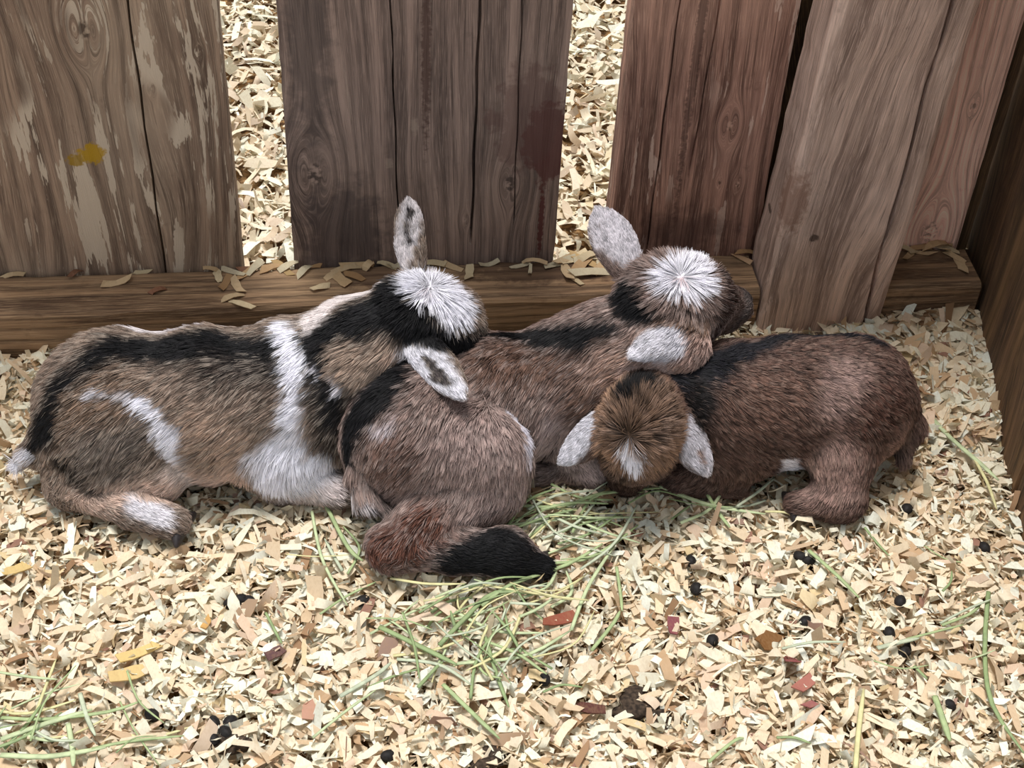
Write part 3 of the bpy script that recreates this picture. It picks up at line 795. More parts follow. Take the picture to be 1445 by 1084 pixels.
st2 = [
    (lin(162, 136, 128), 90, [(680, 630, 60), (700, 660, 50)]),
    (lin(176, 152, 146), 40, [(800, 640, 24), (790, 600, 30), (835, 660, 20)]),
    (lin(104, 76, 62), 50, [(700, 505, 40), (800, 500, 36)]),
    (lin(118, 88, 72), 40, [(840, 560, 40)]),
    (lin(112, 84, 72), 40, [(560, 640, 40)]),
    (BLACK, 24, [(492, 640, 14), (505, 590, 30), (550, 545, 32), (610, 500, 22), (680, 476, 20), (760, 470, 23), (830, 468, 26), (866, 462, 18)]),
    (lin(120, 92, 80), 18, [(690, 448, 8), (770, 436, 10), (830, 425, 12)]),
    (lin(196, 182, 184), 14, [(540, 598, 7), (560, 585, 7)]),
    (lin(216, 210, 220), 12, [(722, 580, 8), (735, 610, 9), (742, 636, 8)]),
    (lin(100, 86, 80), 22, [(495, 690, 16), (540, 722, 14)]),
    (lin(206, 196, 196), 12, [(495, 688, 9), (515, 702, 6)]),
    (lin(100, 60, 44), 34, [(605, 735, 32), (560, 770, 34), (525, 780, 20)]),
    (BLACK, 24, [(630, 795, 26), (690, 775, 40), (720, 790, 40), (765, 802, 30)]),
    (lin(168, 132, 112), 50, [(870, 520, 34), (950, 510, 34)]),
    (lin(186, 152, 138), 34, [(985, 486, 30), (1005, 470, 18)]),
    (lin(222, 190, 178), 22, [(940, 522, 16), (900, 518, 12)]),
    (BLACK, 16, [(893, 408, 24), (908, 432, 20), (935, 440, 10)]),
    (lin(124, 94, 78), 22, [(900, 368, 14), (935, 352, 14)]),
    (lin(112, 84, 66), 20, [(945, 455, 12), (990, 455, 16)]),
    (lin(58, 40, 34), 20, [(1018, 380, 30), (1026, 425, 32), (1012, 460, 16), (1008, 348, 14)]),
    (lin(130, 118, 114), 12, [(1062, 415, 12), (1056, 440, 9), (1034, 464, 4)]),
    (WHITE, 10, [(994, 360, 13), (968, 384, 18), (946, 398, 13), (984, 400, 13)]),
    (lin(236, 206, 208), 8, [(960, 393, 3)]),
    (lin(216, 208, 212), 12, [(895, 362, 24), (866, 330, 36), (846, 300, 24)]),
    (lin(212, 208, 214), 12, [(950, 480, 24), (930, 485, 26), (900, 498, 16)]),
]
finish_goat('goat_kid', 'brown kid in the middle, white forehead blaze, nose against the post', S2, BROWN2, st2, 170000, 22, eyes=((h2, 1.17),),
            hooves=((P(762, 799, 0.012), P(772, 803, 0.008) - P(740, 790, 0.016), 0.015, 0.0105),), tip=lin(190, 168, 158), grizzle=0.7)

# --- kid 3: dark brown kid by the side wall, head tucked down
S3 = Shape()
fl3 = unit((0.75, -0.15, -0.5))
S3.ball(P(1198, 568, 0.076), (0.062, 0.062, 0.069), None, 0.02, fl3, 0.009)
S3.ball(P(1110, 568, 0.076), (0.078, 0.060, 0.069), None, 0.02, fl3, 0.009)
S3.ball(P(1030, 578, 0.072), (0.064, 0.056, 0.065), None, 0.02, fl3, 0.009)
S3.ball(P(1205, 560, 0.082), (0.048, 0.044, 0.052), None, 0.014, unit((0.1, -0.3, -0.9)), 0.010)
S3.limb(P(1196, 575, 0.078), P(1188, 645, 0.050), 0.038, 0.028, 0.016, None, 0.010)
S3.limb(P(1188, 645, 0.050), P(1186, 698, 0.024), 0.028, 0.024, 0.014, None, 0.009)
S3.limb(P(1186, 702, 0.022), P(1128, 712, 0.015), 0.020, 0.0130, 0.012, None, 0.006)
S3.limb(P(1262, 560, 0.085), P(1280, 600, 0.060), 0.018, 0.014, 0.012, None, 0.011)
S3.limb(P(1280, 600, 0.060), P(1274, 640, 0.036), 0.013, 0.008, 0.010, None, 0.012)
S3.ball(P(1035, 640, 0.040), (0.045, 0.028, 0.034), None, 0.014, unit((0.3, -0.2, -0.8)), 0.008)
S3.limb(P(1030, 662, 0.024), P(955, 676, 0.018), 0.020, 0.016, 0.010, None, 0.006)
S3.limb(P(955, 678, 0.014), P(1040, 690, 0.008), 0.012, 0.010, 0.010, None, 0.006)
h3 = head_frame(P(905, 590, 0.116), (-0.04, -0.06, -0.99), (1.0, 0.03, -0.05))
S3.limb(P(1015, 560, 0.085), P(955, 560, 0.092), 0.048, 0.038, 0.022, unit((0.7, -0.1, -0.5)), 0.010)
S3.limb(P(955, 560, 0.092), P(912, 574, 0.106), 0.038, 0.034, 0.020, unit((0.5, -0.1, -0.5)), 0.010)
add_head(S3, h3, (889, 612), 1.03)
e5b = hp(h3, -6, -31, 4, 1.0); e5t = P(792, 652, e5b[2] - 0.050)
S3.ear(e5b, e5t, unit(-VIEW + np.array([-0.45, 0, 0.1])), 0.0138, cup=-0.30, bend=-0.04, pt=3)
e6b = hp(h3, -6, 31, 4, 1.0); e6t = P(1000, 668, e6b[2] - 0.052)
S3.ear(e6b, e6t, unit(-VIEW + np.array([0.15, 0, 0.1])), 0.0142, cup=-0.30, bend=-0.06, pt=3.5)
BROWN3 = lin(92, 66, 55)
st3 = [
    (lin(104, 74, 60), 60, [(1060, 570, 50), (1120, 560, 40)]),
    (lin(150, 120, 110), 50, [(1185, 535, 32), (1165, 565, 22)]),
    (lin(144, 112, 100), 40, [(1178, 640, 32), (1185, 690, 30), (1150, 700, 20)]),
    (lin(88, 58, 46), 40, [(1240, 570, 36), (1215, 605, 16)]),
    (lin(140, 108, 96), 30, [(1270, 610, 20), (1245, 645, 16)]),
    (lin(100, 78, 70), 20, [(1284, 615, 14), (1275, 650, 14)]),
    (lin(24, 22, 28), 20, [(945, 535, 28), (985, 522, 28), (1030, 500, 22), (1080, 484, 19), (1150, 474, 18), (1230, 484, 13)]),  # dorsal stripe, neck end widened to take in painted shade
    (lin(34, 28, 27), 30, [(978, 560, 28), (985, 600, 18)]),  # dark neck fur with shade from the neighbour's chin painted in
    (lin(222, 216, 220), 14, [(1107, 650, 13), (1112, 664, 13)]),
    (lin(170, 134, 118), 24, [(1142, 650, 16)]),
    (lin(116, 88, 68), 24, [(880, 575, 36), (905, 562, 34), (900, 620, 60)]),
    (lin(152, 116, 88), 24, [(862, 568, 16), (858, 630, 18), (938, 630, 20)]),
    (lin(18, 15, 15), 12, [(899, 548, 18), (890, 568, 13)]),
    (lin(66, 48, 40), 22, [(865, 664, 12), (940, 660, 16)]),
    (WHITE, 7, [(887, 616, 3), (888, 632, 8), (893, 645, 9)]),
    (lin(206, 188, 182), 10, [(893, 682, 8)]),
    (lin(212, 208, 214), 10, [(836, 590, 16), (815, 620, 22), (796, 646, 18)]),
    (lin(208, 202, 208), 10, [(960, 600, 18), (980, 630, 24), (998, 662, 18)]),
    (lin(170, 140, 128), 7, [(985, 636, 3), (992, 652, 3)]),
]
finish_goat('goat_kid', 'dark chestnut kid curled by the side wall, white ears, face tucked down', S3, BROWN3, st3, 170000, 23, eyes=((h3, 1.03),),
            hooves=((P(1118, 714, 0.010), P(1105, 717, 0.008) - P(1140, 708, 0.014), 0.015, 0.0105),), tip=lin(150, 122, 106), grizzle=0.7)
for i, g in enumerate(GOATS):
    grow_fur(g, [o for j, o in enumerate(GOATS) if j != i])

#GOATSEND
#BEDDING
# ------------------------------------------------------------------ bedding
def chip_material(name):
    T = NT(name)
    a = T.n('ShaderNodeAttribute', attribute_name='chip_color')
    g = T.noise(T.coords('Object'), 260.0, 3.0, 0.6)
    lines = T.noise(T.vec(T.mul(T.xyz(T.coords('Object'))[0], 700.0), T.mul(T.xyz(T.coords('Object'))[1], 240.0), T.mul(T.xyz(T.coords('Object'))[2], 500.0)), 1.0, 2.0)
    g = T.m('MULTIPLY_ADD', lines, 0.5, T.mul(g, 0.5))
    c = T.mix(T.mul(T.step(g, 0.42, 0.62), 0.34), a.outputs['Color'], T.mix(0.5, a.outputs['Color'], lin4(176, 144, 104)))
    T.bump(g, 0.35, 0.0006)
    mat = T.done(c, 0.75, 0.2)
    tr = T.n('ShaderNodeBsdfTranslucent'); T.put(tr.inputs['Color'], c)
    mx = T.n('ShaderNodeMixShader'); mx.inputs[0].default_value = 0.22
    T.t.links.new(T.b.outputs[0], mx.inputs[1]); T.t.links.new(tr.outputs[0], mx.inputs[2]); T.t.links.new(mx.outputs[0], T.out.inputs[0])
    return mat
M_chip = chip_material('wood_shaving')
PAL = np.array([lin(244, 230, 202), lin(238, 218, 184), lin(232, 206, 166), lin(224, 190, 146), lin(246, 238, 220), lin(226, 192, 160), lin(204, 164, 118), lin(170, 126, 84), lin(224, 196, 140), lin(158, 108, 88)])
PAL = np.clip(PAL * 0.82 + np.array([0.92, 0.86, 0.76]) * 0.20 * PAL.mean(1, keepdims=True) / 0.6, 0, 0.93)
PAL = PAL * 0.95
PW = np.array([0.22, 0.23, 0.16, 0.09, 0.14, 0.06, 0.045, 0.025, 0.02, 0.01]); PW /= PW.sum()

def bed_height(x, y):
    return 0.0045 * np.sin(11 * x + 3) * np.sin(9 * y + 1) + 0.003 * np.sin(23 * x - 14 * y) + 0.002 * np.sin(41 * y + 17 * x)
def chip_verts(n, r, L, W, curl, twist, nu=4):
    """n curled strips, nu cross rows of two points each, about their own middle"""
    u = np.linspace(-0.5, 0.5, nu)[None, :]
    cu = np.where(np.abs(curl) < 0.05, 0.05, curl)[:, None]
    a = cu * u
    x = np.sin(a) / cu * L[:, None]; z = (1 - np.cos(a)) / cu * L[:, None]
    z = z - z.mean(1, keepdims=True)
    tw = twist[:, None] * u
    wid = W[:, None] * 0.5 * (1 - 0.30 * r.random((n, nu)) - 0.35 * (np.abs(u) > 0.49) * r.random((n, nu)) ** 2)
    V = np.zeros((n, nu, 2, 3))
    for s, sg in enumerate((-1, 1)):
        V[:, :, s, 0] = x + (np.abs(u) > 0.49) * r.normal(0, 0.16, (n, nu)) * np.minimum(L, 1.6 * W)[:, None]
        V[:, :, s, 1] = sg * wid * np.cos(tw)
        V[:, :, s, 2] = z + sg * wid * np.sin(tw)
    return V
def rot_mats(n, r, tilt):
    yaw = r.uniform(0, 2 * np.pi, n); az = r.uniform(0, 2 * np.pi, n); t = np.abs(r.normal(0, tilt, n))
    flip = r.random(n) < 0.5
    cz, sz = np.cos(yaw), np.sin(yaw)
    Rz = np.zeros((n, 3, 3)); Rz[:, 0, 0] = cz; Rz[:, 0, 1] = -sz; Rz[:, 1, 0] = sz; Rz[:, 1, 1] = cz; Rz[:, 2, 2] = np.where(flip, -1, 1)
    k = np.stack([np.cos(az), np.sin(az), 0 * az], 1)
    K = np.zeros((n, 3, 3)); K[:, 0, 2] = k[:, 1]; K[:, 1, 2] = -k[:, 0]; K[:, 2, 0] = -k[:, 1]; K[:, 2, 1] = k[:, 0]
    Rt = np.eye(3)[None] + np.sin(t)[:, None, None] * K + (1 - np.cos(t))[:, None, None] * (K @ K)
    return Rt @ Rz
def chip_faces(n, nu=4):
    f = []
    for i in range(nu - 1): f.append((2 * i, 2 * i + 1, 2 * i + 3, 2 * i + 2))
    f = np.array(f)
    return (f[None] + (np.arange(n) * nu * 2)[:, None, None]).reshape(-1, 4)
def chip_colours(n, r, pale=0.0):
    c = PAL[r.choice(len(PAL), n, p=PW)] * r.uniform(0.86, 1.06, (n, 1))
    return np.clip(c * (1 - pale) + PAL[4] * pale, 0, 0.93)
def clear_of_kids(c, pad):
    ok = np.ones(len(c), bool)
    for g in GOATS: ok &= g['S'].sample(c) > pad
    return ok
def strew(name, label, mixes, r):
    VV, CC = [], []
    for (xy, Lm, Wm, tilt, zlo, zhi, pale, curl_s) in mixes:
        n = len(xy)
        L = np.clip(Lm * np.exp(r.normal(0, 0.42, n)), 0.005, 0.055); W = np.clip(Wm * np.exp(r.normal(0, 0.42, n)), 0.0012, 0.017)
        W = np.minimum(W, L * 0.75)
        c = np.c_[xy, bed_height(xy[:, 0], xy[:, 1]) + zlo + (zhi - zlo) * r.random(n)]
        V = chip_verts(n, r, L, W, r.normal(0, curl_s, n), r.normal(0, 0.6, n))
        V = np.einsum('nij,nklj->nkli', rot_mats(n, r, tilt), V) + c[:, None, None, :]
        ok = clear_of_kids(V.reshape(n, -1, 3).mean(1), 0.003)
        for k in range(4):
            for q in range(2): ok &= clear_of_kids(V[:, k, q], -0.001)
        V = V[ok]; VV.append(V); CC.append(chip_colours(len(V), r, pale))
    V = np.concatenate(VV); n = len(V)
    me = mesh(name, V.reshape(-1, 3), chip_faces(n), M_chip)
    at = me.attributes.new('chip_color', 'FLOAT_COLOR', 'FACE')
    col = np.repeat(np.concatenate(CC), 3, 0)
    at.data.foreach_set('color', np.c_[col, np.ones(len(col))].astype(np.float32).ravel())
    o = link_mesh(name, me); tag(o, label, 'bedding', None, 'stuff')
    return o
def in_pen(xy):
    s = (xy - A0[:2]) @ np.array([-dirw[1], dirw[0]])       # behind the side wall?
    return (s < 0.004) & ~((xy[:, 1] > -0.072)) & ~((xy[:, 0] > pc[0] - 0.066) & (xy[:, 0] < pc[0] + 0.074) & (xy[:, 1] > -0.080))
r1 = np.random.default_rng(5)
def scatter(n, x0, x1, y0, y1): return np.c_[r1.uniform(x0, x1, n), r1.uniform(y0, y1, n)]
def pen_xy(n):
    q = scatter(int(n * 1.2), -0.74, 0.66, -0.90, -0.07); return q[in_pen(q)]
mix_pen = [(pen_xy(26000), 0.0165, 0.0064, 0.55, -0.017, 0.005, 0.0, 1.2), (pen_xy(22000), 0.0120, 0.0026, 0.55, -0.012, 0.006, 0.0, 0.8), (pen_xy(8000), 0.0215, 0.0080, 0.75, -0.010, 0.008, 0.1, 2.0)]
corner = scatter(1500, 0.44, 0.62, -0.26, -0.072); corner = corner[in_pen(corner)]
mix_pen.append((corner, 0.026, 0.011, 0.55, 0.000, 0.012, 0.0, 1.6))
strew('wood_shavings', 'deep pale wood shavings bedding the pen floor', mix_pen, r1)
mix_out = [(scatter(11500, -1.15, 0.85, 0.05, 1.25), 0.022, 0.0085, 0.45, -0.017, 0.004, 0.25, 1.3), (scatter(11500, -1.15, 0.85, 0.05, 1.25), 0.029, 0.0095, 0.65, -0.010, 0.010, 0.30, 2.3), (scatter(10000, -1.15, 0.85, 0.05, 1.25), 0.014, 0.003, 0.5, -0.010, 0.006, 0.2, 1.0)]
strew('wood_shavings', 'bright curly shavings seen through the fence gaps', mix_out, r1)

def solid_chip(L, W, curl, twist, th, r, nu=5):
    v = chip_verts(1, r, np.array([L]), np.array([W]), np.array([curl]), np.array([twist]), nu)[0]
    top = v + np.array([0, 0, th / 2]); bot = v - np.array([0, 0, th / 2])
    V = np.concatenate([top.reshape(-1, 3), bot.reshape(-1, 3)]); k = nu * 2; F = []
    for i in range(nu - 1):
        a = 2 * i
        F += [(a, a + 2, a + 3, a + 1), (k + a, k + a + 1, k + a + 3, k + a + 2), (a, k + a, k + a + 2, a + 2), (a + 1, a + 3, k + a + 3, k + a + 1)]
    F += [(0, 1, k + 1, k), (k - 2, 2 * k - 2, 2 * k - 1, k - 1)]
    return V, F
def add_chip(name, c, L, W, curl, twist, yaw, tilt, az, colr, r, th=0.0007):
    V, F = solid_chip(L, W, curl, twist, th, r)
    M = Matrix.Rotation(tilt, 3, Vector((math.cos(az), math.sin(az), 0))) @ Matrix.Rotation(yaw, 3, 'Z')
    V = V @ np.array(M).T
    me = mesh(name, V, F, M_chip)
    at = me.attributes.new('chip_color', 'FLOAT_COLOR', 'FACE')
    at.data.foreach_set('color', np.tile(np.r_[colr, 1].astype(np.float32), len(F)))
    return link_mesh(name, me, None, c), V[:, 2].min()
# the large loose flakes on top, picked out one by one
r2 = np.random.default_rng(77)
placed = []; tries = 0
while len(placed) < 250 and tries < 6000:
    tries += 1
    px, py = r2.uniform(-5, 1450), 720 + 370 * r2.random() ** 0.8
    c = P(px, py, 0.0)
    c[2] = bed_height(c[0], c[1]) + 0.005
    if not in_pen(c[None, :2])[0]: continue
    if not clear_of_kids(c[None], 0.022)[0]: continue
    if any((c[0] - q[0]) ** 2 + (c[1] - q[1]) ** 2 < 0.020 ** 2 for q in placed): continue
    placed.append(c)
    ci = r2.choice(len(PAL), p=PW); Lc = r2.uniform(0.018, 0.034)
    o, lo = add_chip('wood_shaving', c, Lc, r2.uniform(0.006, 0.012), r2.normal(0, 0.9), r2.normal(0, 0.35), r2.uniform(0, 6.28), abs(r2.normal(0, 0.22)), r2.uniform(0, 6.28), PAL[ci] * r2.uniform(0.9, 1.04), r2)
    zone = ('in front of the grizzled kid' if py < 830 else 'in the open bedding on the left') if px < 430 else ('among the hay' if py < 930 else 'below the hay near the bottom edge') if px < 860 else ('in front of the chestnut kid' if py < 830 else 'in the open bedding on the right')
    if px >= 1250: zone = 'beside the side wall'
    tone = ['cream', 'pale straw', 'light tan', 'honey tan', 'whitish', 'pinkish', 'tan', 'brown', 'yellowish', 'reddish'][ci]
    tag(o, '%s %s shaving lying loose %s' % ('long' if Lc > 0.026 else 'short', tone, zone), 'shaving', 'large loose shavings on the bedding')

# shavings that have landed on the rail
rail_spots = [(165, 400, 34, 10, 0.3), (222, 412, 22, 7, 0.5), (308, 392, 26, 9, 1.8), (330, 385, 34, 8, 2.6), (318, 402, 28, 8, 1.2), (345, 388, 30, 10, 0.9), (336, 407, 26, 9, 2.0), (328, 422, 32, 9, 0.4), (338, 430, 30, 7, 2.7),
              (352, 376, 24, 8, 0.1), (298, 380, 22, 7, 2.9), (445, 378, 20, 6, 0.2), (470, 388, 24, 8, 0.8), (492, 380, 34, 10, 0.3), (505, 372, 36, 9, 0.1), (482, 396, 30, 13, 2.2), (500, 392, 26, 10, 2.6), (453, 408, 22, 8, 0.4), (520, 378, 24, 9, 0.9),
              (640, 378, 26, 9, 2.6), (662, 388, 24, 10, 1.4), (690, 374, 22, 7, 0.2), (735, 376, 28, 5, 0.3), (752, 374, 34, 6, 2.9), (748, 384, 20, 4, 1.4), (790, 372, 34, 11, 0.4), (806, 362, 38, 12, 0.5), (822, 374, 30, 12, 0.9), (800, 386, 28, 10, 1.7),
              (832, 388, 46, 12, 0.1), (812, 396, 24, 7, 2.2), (838, 366, 26, 10, 2.8), (850, 378, 30, 10, 0.8), (1050, 352, 26, 8, 0.1), (1046, 366, 22, 8, 2.4), (1295, 346, 36, 9, 0.1), (1318, 342, 44, 10, 0.2), (1335, 352, 30, 10, 2.5), (1348, 364, 26, 9, 2.2), (1302, 358, 28, 7, 2.7),
              (1282, 362, 22, 8, 0.8), (20, 386, 24, 7, 0.2), (108, 388, 20, 7, 1.0), (200, 384, 22, 6, 0.1), (408, 372, 26, 9, 0.5), (372, 378, 22, 7, 2.8), (545, 374, 24, 8, 2.6), (795, 352, 40, 12, 0.7), (815, 346, 38, 12, 2.4), (832, 352, 42, 11, 0.2), (846, 346, 34, 10, 1.2), (822, 338, 36, 11, 0.5), (360, 372, 30, 9, 1.0), (385, 370, 34, 10, 0.4), (398, 376, 28, 9, 2.2), (430, 384, 24, 8, 0.9), (560, 376, 30, 9, 0.4), (610, 374, 26, 9, 2.9), (1330, 340, 30, 10, 1.1), (1356, 376, 30, 11, 1.5), (1276, 350, 26, 9, 2.2)]
for (px, py, l, w, yaw) in rail_spots:
    c = P(px, py, ZB)
    if c[1] > -0.006: c[1] = -0.006
    o, lo = add_chip('wood_shaving', c, l / 1400.0 * 1.3, w / 1400.0 * 1.55, r2.normal(0, 0.9), r2.normal(0, 0.3), yaw, abs(r2.normal(0, 0.10)), r2.uniform(0, 6.28), chip_colours(1, r2)[0] * np.array([0.82, 0.70, 0.56]), r2)
    o.location.z = ZB - lo + 0.0002
    where = 'under the flaked left board' if px < 250 else 'below the left gap' if px < 380 else 'beside the raised thin ear' if px < 600 else 'behind the white crown tuft' if px < 700 else 'below the gap beside the broad raised ear' if px < 900 else 'by the brown kid muzzle' if px < 1100 else 'in the corner right of the post'
    tag(o, '%s dry shaving on the rail %s' % ('broad' if w >= 9 else 'narrow', where), 'shaving', 'shavings on the rail')

# reddish flakes of bark and a few yellowed pieces
bark = [(1115, 940, 30, 17, 1.3, lin(150, 84, 84), 'plum-red bark flake upright among pale shavings'), (1130, 975, 26, 14, 0.6, lin(176, 112, 100), 'salmon-red bark flake below the plum-red one'), (1142, 1000, 18, 10, 0.4, lin(160, 100, 96), 'small dusty red bark flake near the bottom of the bedding'),
        (790, 880, 44, 15, 0.3, lin(150, 84, 66), 'long rust-red bark flake under the hay'), (950, 885, 30, 14, 1.4, lin(138, 78, 84), 'wine-red bark flake right of the hay'), (385, 930, 20, 15, 0.6, lin(104, 74, 74), 'dull purple bark flake among shavings on the left'),
        (832, 996, 34, 13, 2.8, lin(96, 58, 52), 'dark red-brown bark flake beside the dark clod'), (436, 1005, 22, 15, 1.5, lin(196, 150, 128), 'pinkish bark flake near the lower left clods'), (1080, 912, 30, 22, 0.7, lin(128, 88, 50), 'brown curled bark flake left of the red flakes'),
        (200, 925, 52, 14, 0.5, lin(226, 198, 134), 'long yellow shaving left of the kids, in the open bedding'), (180, 955, 36, 18, 0.3, lin(222, 194, 136), 'broad yellow shaving under the long yellow one'), (25, 812, 30, 14, 0.5, lin(216, 188, 128), 'yellow shaving at the left edge'), (292, 888, 16, 8, 1.2, lin(208, 164, 100), 'small orange-yellow shaving near the dark pellets'),
        (1090, 690, 44, 12, 1.9, lin(240, 226, 196), 'pale shaving standing upright beside the chestnut kid')]
for (px, py, l, w, yaw, colr, lb) in bark:
    c = P(px, py, 0.004); c[2] = bed_height(c[0], c[1]) + 0.008
    o, lo = add_chip('bark_flake' if 'bark' in lb else 'wood_shaving', c, l / 1500.0 * 1.2, w / 1500.0 * 1.25, 0.5, 0.2, yaw, 0.12 if 'upright' not in lb else 0.8, yaw + 1.57, colr, r2, 0.0012)
    tag(o, lb, 'bark' if 'bark' in lb else 'shaving')

# droppings and clods
M_drop = flat_mat('dark_droppings', lin(30, 26, 25), 0.7, 0.5, 300)
M_clod = flat_mat('crumbly_clod', lin(62, 50, 40), 0.95, 0.6, 260)
def lump(name, c, rad, sq, seed, rough=0.12):
    r = np.random.default_rng(seed); V = []; F = []; nu, nv = 12, 8
    k = [r.normal(0, 1, 3) * 2.6 for _ in range(5)]; ph = r.uniform(0, 6.28, 5)
    for j in range(nv + 1):
        th = math.pi * j / nv
        for i in range(nu):
            a = 2 * math.pi * i / nu
            q = np.array([math.sin(th) * math.cos(a), math.sin(th) * math.sin(a), math.cos(th)])
            f = 1 + rough * sum(math.sin(q @ kk + p) for kk, p in zip(k, ph)) / 2
            V.append(q * f * rad * np.array(sq))
    for j in range(nv):
        for i in range(nu): F.append((j * nu + i, (j + 1) * nu + i, (j + 1) * nu + (i + 1) % nu, j * nu + (i + 1) % nu))
    return link_mesh(name, mesh(name, V, F, M_drop, True), None, c)
pel = [(326, 853), (340, 848), (352, 850), (975, 791), (983, 828), (1128, 790), (1140, 796), (1255, 893), (1284, 908), (1276, 920), (1270, 850), (1337, 999), (1391, 768), (1280, 716), (768, 957), (88, 716), (512, 845), (302, 1022), (318, 1035), (300, 1045), (325, 1020), (215, 1012), (548, 1072), (1135, 880), (1005, 905)]
for i, (px, py) in enumerate(pel):
    c = P(px, py, 0.002); c[2] = bed_height(c[0], c[1]) + 0.003
    o = lump('dropping', c, 0.0056, (1.25, 1.0, 0.95), 300 + i, 0.05); o.rotation_euler = (0, 0, r2.uniform(0, 3))
    where = 'at the rump of the grizzled kid' if py < 720 and px < 200 else 'near the side wall' if px > 1360 else 'behind the chestnut kid foot' if py < 720 else 'in the cluster on the open left bedding' if px < 400 and py < 900 else 'in the cluster at the lower left' if px < 400 else 'left of the black leg' if px < 530 else 'at the bottom edge' if py > 1060 else 'below the hay' if px < 800 else 'right of the hay' if px < 1020 else 'below the chestnut kid foot' if py < 800 else 'under the grey-green stem' if px > 1200 and py < 930 else 'beside the short thick green stem' if px > 1200 else 'left of the plum-red flake'
    tag(o, 'small round black dropping ' + where, 'dropping', 'black droppings in the bedding')
clods = [(900, 985, 0.017, (1.3, 0.9, 0.5), 'dark brown crumbly clod lower right of the hay'), (928, 1005, 0.013, (0.9, 1.2, 0.5), 'second dark clod touching the crumbly clod'), (682, 1075, 0.016, (1.4, 0.8, 0.5), 'dark clod at the bottom edge under the hay'), (310, 1050, 0.015, (1.3, 0.9, 0.5), 'dark clod among droppings at the lower left'), (908, 915, 0.009, (1.2, 0.9, 0.5), 'small dark clod right of the hay stalks')]
for i, (px, py, rad, sq, lb) in enumerate(clods):
    c = P(px, py, 0.0); c[2] = bed_height(c[0], c[1]) - 0.001
    q = lump('clod', c, rad * 0.9, sq, 400 + i, 0.35); q.data.materials[0] = M_clod; tag(q, lb, 'clod')

# hay
M_hay = []
for i, cc in enumerate([(156, 170, 122), (178, 188, 146), (134, 150, 104), (200, 192, 142), (176, 182, 156)]):
    M_hay.append(flat_mat('hay_tone_%d' % i, lin(*cc), 0.6, 0.15, 120))
def stalk(pts, wid, mat, name='hay_stalk'):
    """a flattened hollow-looking stem or leaf following its points, six-sided"""
    pts = np.asarray(pts, float); n = 10
    t = np.linspace(0, len(pts) - 1, n); i0 = np.clip(t.astype(int), 0, len(pts) - 2); f = (t - i0)[:, None]
    p0 = pts[np.clip(i0 - 1, 0, None)]; p1 = pts[i0]; p2 = pts[i0 + 1]; p3 = pts[np.clip(i0 + 2, None, len(pts) - 1)]
    C = 0.5 * ((2 * p1) + (-p0 + p2) * f + (2 * p0 - 5 * p1 + 4 * p2 - p3) * f ** 2 + (-p0 + 3 * p1 - 3 * p2 + p3) * f ** 3)
    o0 = C[0].copy(); V = []; F = []; k = 6
    for i in range(n):
        d = unit(C[min(i + 1, n - 1)] - C[max(i - 1, 0)]); s = unit(np.cross(d, (0, 0, 1.0))); u = np.cross(s, d)
        w = wid * (1.0 if i < n - 3 else (n - i) / 4.0 + 0.15)
        for j in range(k):
            a = 2 * math.pi * j / k
            V.append(C[i] - o0 + s * math.cos(a) * w + u * math.sin(a) * w * 0.45)
    for i in range(n - 1):
        for j in range(k): F.append((i * k + j, i * k + (j + 1) % k, (i + 1) * k + (j + 1) % k, (i + 1) * k + j))
    F.append(tuple(range(k - 1, -1, -1))); F.append(tuple((n - 1) * k + j for j in range(k)))
    return link_mesh(name, mesh(name, V, F, mat, True), None, o0)
def hay_px(pl, wid, mat, z0=0.012):
    pts = []
    for i, q in enumerate(pl):
        c = P(q[0], q[1], q[2] if len(q) > 2 else z0); 
        if len(q) < 3: c[2] = z0 + bed_height(c[0], c[1])
        pts.append(c)
    return stalk(pts, wid, mat)
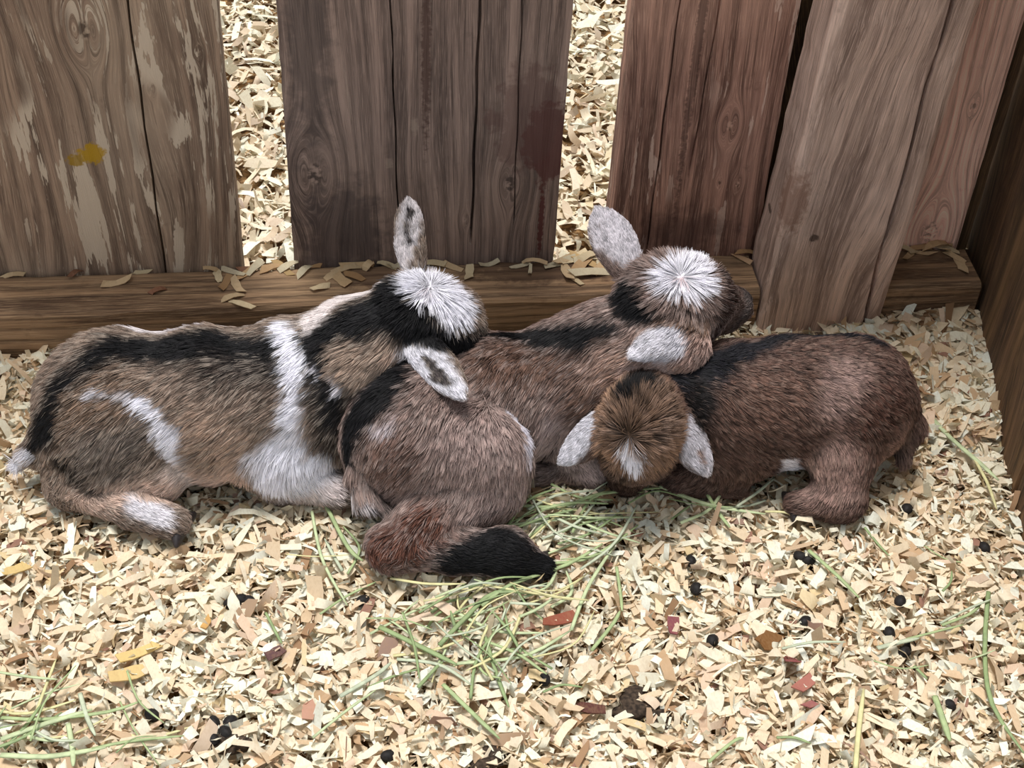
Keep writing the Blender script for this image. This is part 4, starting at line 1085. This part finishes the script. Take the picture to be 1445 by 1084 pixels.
main = [([(716, 712), (790, 722), (850, 705), (960, 688)], 4.0, 0, 'thick green stem arching in front of the chestnut kid'), ([(700, 742), (800, 738), (905, 735)], 3.0, 1, 'pale stem running level right of the black leg'), ([(735, 800), (830, 790), (900, 745)], 3.6, 0, None),
        ([(535, 880), (600, 915), (645, 940)], 5.0, 2, None), ([(680, 858), (720, 830), (800, 800), (850, 770)], 4.0, 0, None), ([(620, 910), (660, 870), (700, 840), (770, 845)], 4.5, 2, None), ([(645, 938), (740, 925), (806, 890)], 3.5, 1, None),
        ([(625, 970), (665, 1010), (705, 1045)], 4.0, 0, 'straight green stem pointing at the bottom edge'), ([(685, 900), (700, 950), (718, 1000)], 3.5, 2, None), ([(835, 915), (865, 880), (875, 862)], 3.5, 0, None), ([(806, 890), (830, 830), (868, 770)], 3.5, 1, None),
        ([(870, 800), (876, 840), (878, 862)], 3.0, 0, None), ([(560, 930), (620, 940), (665, 970)], 3.5, 4, None), ([(590, 975), (615, 945), (625, 935)], 3.0, 2, None), ([(480, 985), (530, 955), (552, 935)], 4.0, 4, 'white straw lying left of the hay'),
        ([(455, 700), (490, 770), (512, 790)], 4.0, 0, None), ([(440, 720), (455, 790), (490, 850)], 3.0, 1, None), ([(930, 690), (1000, 712), (1080, 724)], 4.5, 1, 'green stem under the chestnut kid chin'), ([(995, 690), (1012, 720), (1030, 745)], 4.0, 0, None), ([(960, 740), (1000, 720), (1020, 690)], 3.5, 1, None),
        ([(1308, 580), (1345, 615), (1385, 650), (1410, 675)], 5.5, 1, 'broad green stem by the side wall'), ([(1375, 640), (1395, 680), (1408, 715)], 3.5, 3, 'pale straw crossing the broad stem by the wall'), ([(1395, 835), (1390, 920), (1398, 1000), (1442, 1070)], 4.2, 2, 'long bent green stem at the right edge'), ([(1318, 985), (1330, 1020), (1340, 1048)], 5.5, 0, 'short thick green stem beside a black dropping'),
        ([(1140, 780), (1180, 815), (1212, 845)], 4.0, 0, 'green stem below the chestnut kid foot'), ([(1238, 915), (1270, 905), (1298, 898)], 4.5, 4, 'grey-green stem across two droppings'), ([(1208, 1084), (1212, 1030), (1218, 975)], 4.5, 3, 'pale straw upright at the bottom edge'), ([(1330, 880), (1370, 865), (1385, 850)], 3.0, 0, None), ([(1280, 900), (1360, 880)], 2.5, 0, None), ([(1290, 940), (1308, 960)], 3.0, 2, None),
        ([(0, 1040), (60, 1020), (130, 1000)], 5.0, 1, None), ([(0, 1008), (60, 1012), (150, 1005), (200, 990)], 3.5, 0, None), ([(0, 1062), (70, 1068), (150, 1058)], 5.0, 1, None), ([(112, 975), (122, 1010), (135, 1040)], 4.0, 4, None), ([(96, 1020), (103, 1060), (104, 1084)], 4.5, 1, None), ([(130, 1060), (180, 1050), (260, 1040)], 3.0, 0, None), ([(375, 865), (390, 895), (398, 910)], 2.6, 2, None), ([(50, 1000), (64, 960), (78, 925)], 2.8, 3, None),
        ([(1000, 1075), (1035, 1045), (1050, 1040)], 3.0, 0, None), ([(1096, 1040), (1120, 1040), (1145, 1048)], 2.6, 2, None), ([(1080, 560 + 160), (1110, 722), (1128, 735)], 3.0, 3, None)]
for (pl, w, mi, lb) in main:
    o = hay_px(pl, w / 1500.0 * 0.80, M_hay[mi])
    q = pl[len(pl) // 2]
    where = 'at the lower left corner' if q[0] < 300 else 'left of the hay tangle' if q[0] < 520 else 'crossing the hay tangle' if q[0] < 760 and q[1] < 900 else 'below the hay tangle' if q[0] < 760 else 'right of the hay tangle' if q[0] < 930 else 'under the chestnut kid' if q[1] < 760 else 'in the open bedding on the right'
    tag(o, lb or 'long %s hay stem %s' % (['green', 'pale green', 'dark green', 'straw-yellow', 'grey-green'][mi], where), 'hay', None if lb else 'hay stalks on the bedding')
r3 = np.random.default_rng(31)
def tuft(cx, cy, sx, sy, n, ang, spread, l0, l1, where):
    k = 0
    while k < n:
        px, py = r3.normal(cx, sx), r3.normal(cy, sy)
        a = r3.normal(ang, spread); L = r3.uniform(l0, l1) / 1500.0
        c = P(px, py, 0.0); d = np.array([math.cos(a), math.sin(a), 0]); s = np.array([-d[1], d[0], 0]) * r3.normal(0, 0.10) * L
        pts = [c - d * L / 2, c + s, c + d * L / 2]
        hz = r3.uniform(0.007, 0.018)
        for q in pts: q[2] = bed_height(q[0], q[1]) + hz + r3.normal(0, 0.002)
        k += 1
        if not clear_of_kids(np.array(pts), 0.004).all(): continue
        hi, hw = r3.integers(0, 5), r3.uniform(0.0007, 0.0018)
        o = stalk(pts, hw, M_hay[hi])
        tag(o, '%s %s hay stalk %s' % ('thin' if hw < 0.0012 else 'broad', ['green', 'pale green', 'dark green', 'straw-yellow', 'grey-green'][hi], where), 'hay', 'hay stalks on the bedding')
tuft(690, 850, 60, 28, 52, 0.35, 0.7, 40, 130, 'in the tangle below the black leg')
tuft(620, 920, 70, 35, 30, 0.0, 0.9, 40, 130, 'in the loose spread below the tangle')
tuft(800, 750, 50, 26, 34, 0.15, 0.45, 60, 160, 'between the black leg and the tucked head')
tuft(1000, 710, 50, 14, 16, 0.0, 0.5, 40, 110, 'in front of the chestnut kid')
tuft(480, 760, 25, 40, 10, 1.2, 0.6, 40, 110, 'beside the brown kid tail')
tuft(90, 1030, 70, 26, 18, 0.1, 0.5, 50, 140, 'in the heap at the lower left corner')
tuft(1250, 860, 100, 80, 8, 0.4, 1.0, 30, 90, 'scattered over the right of the bedding')
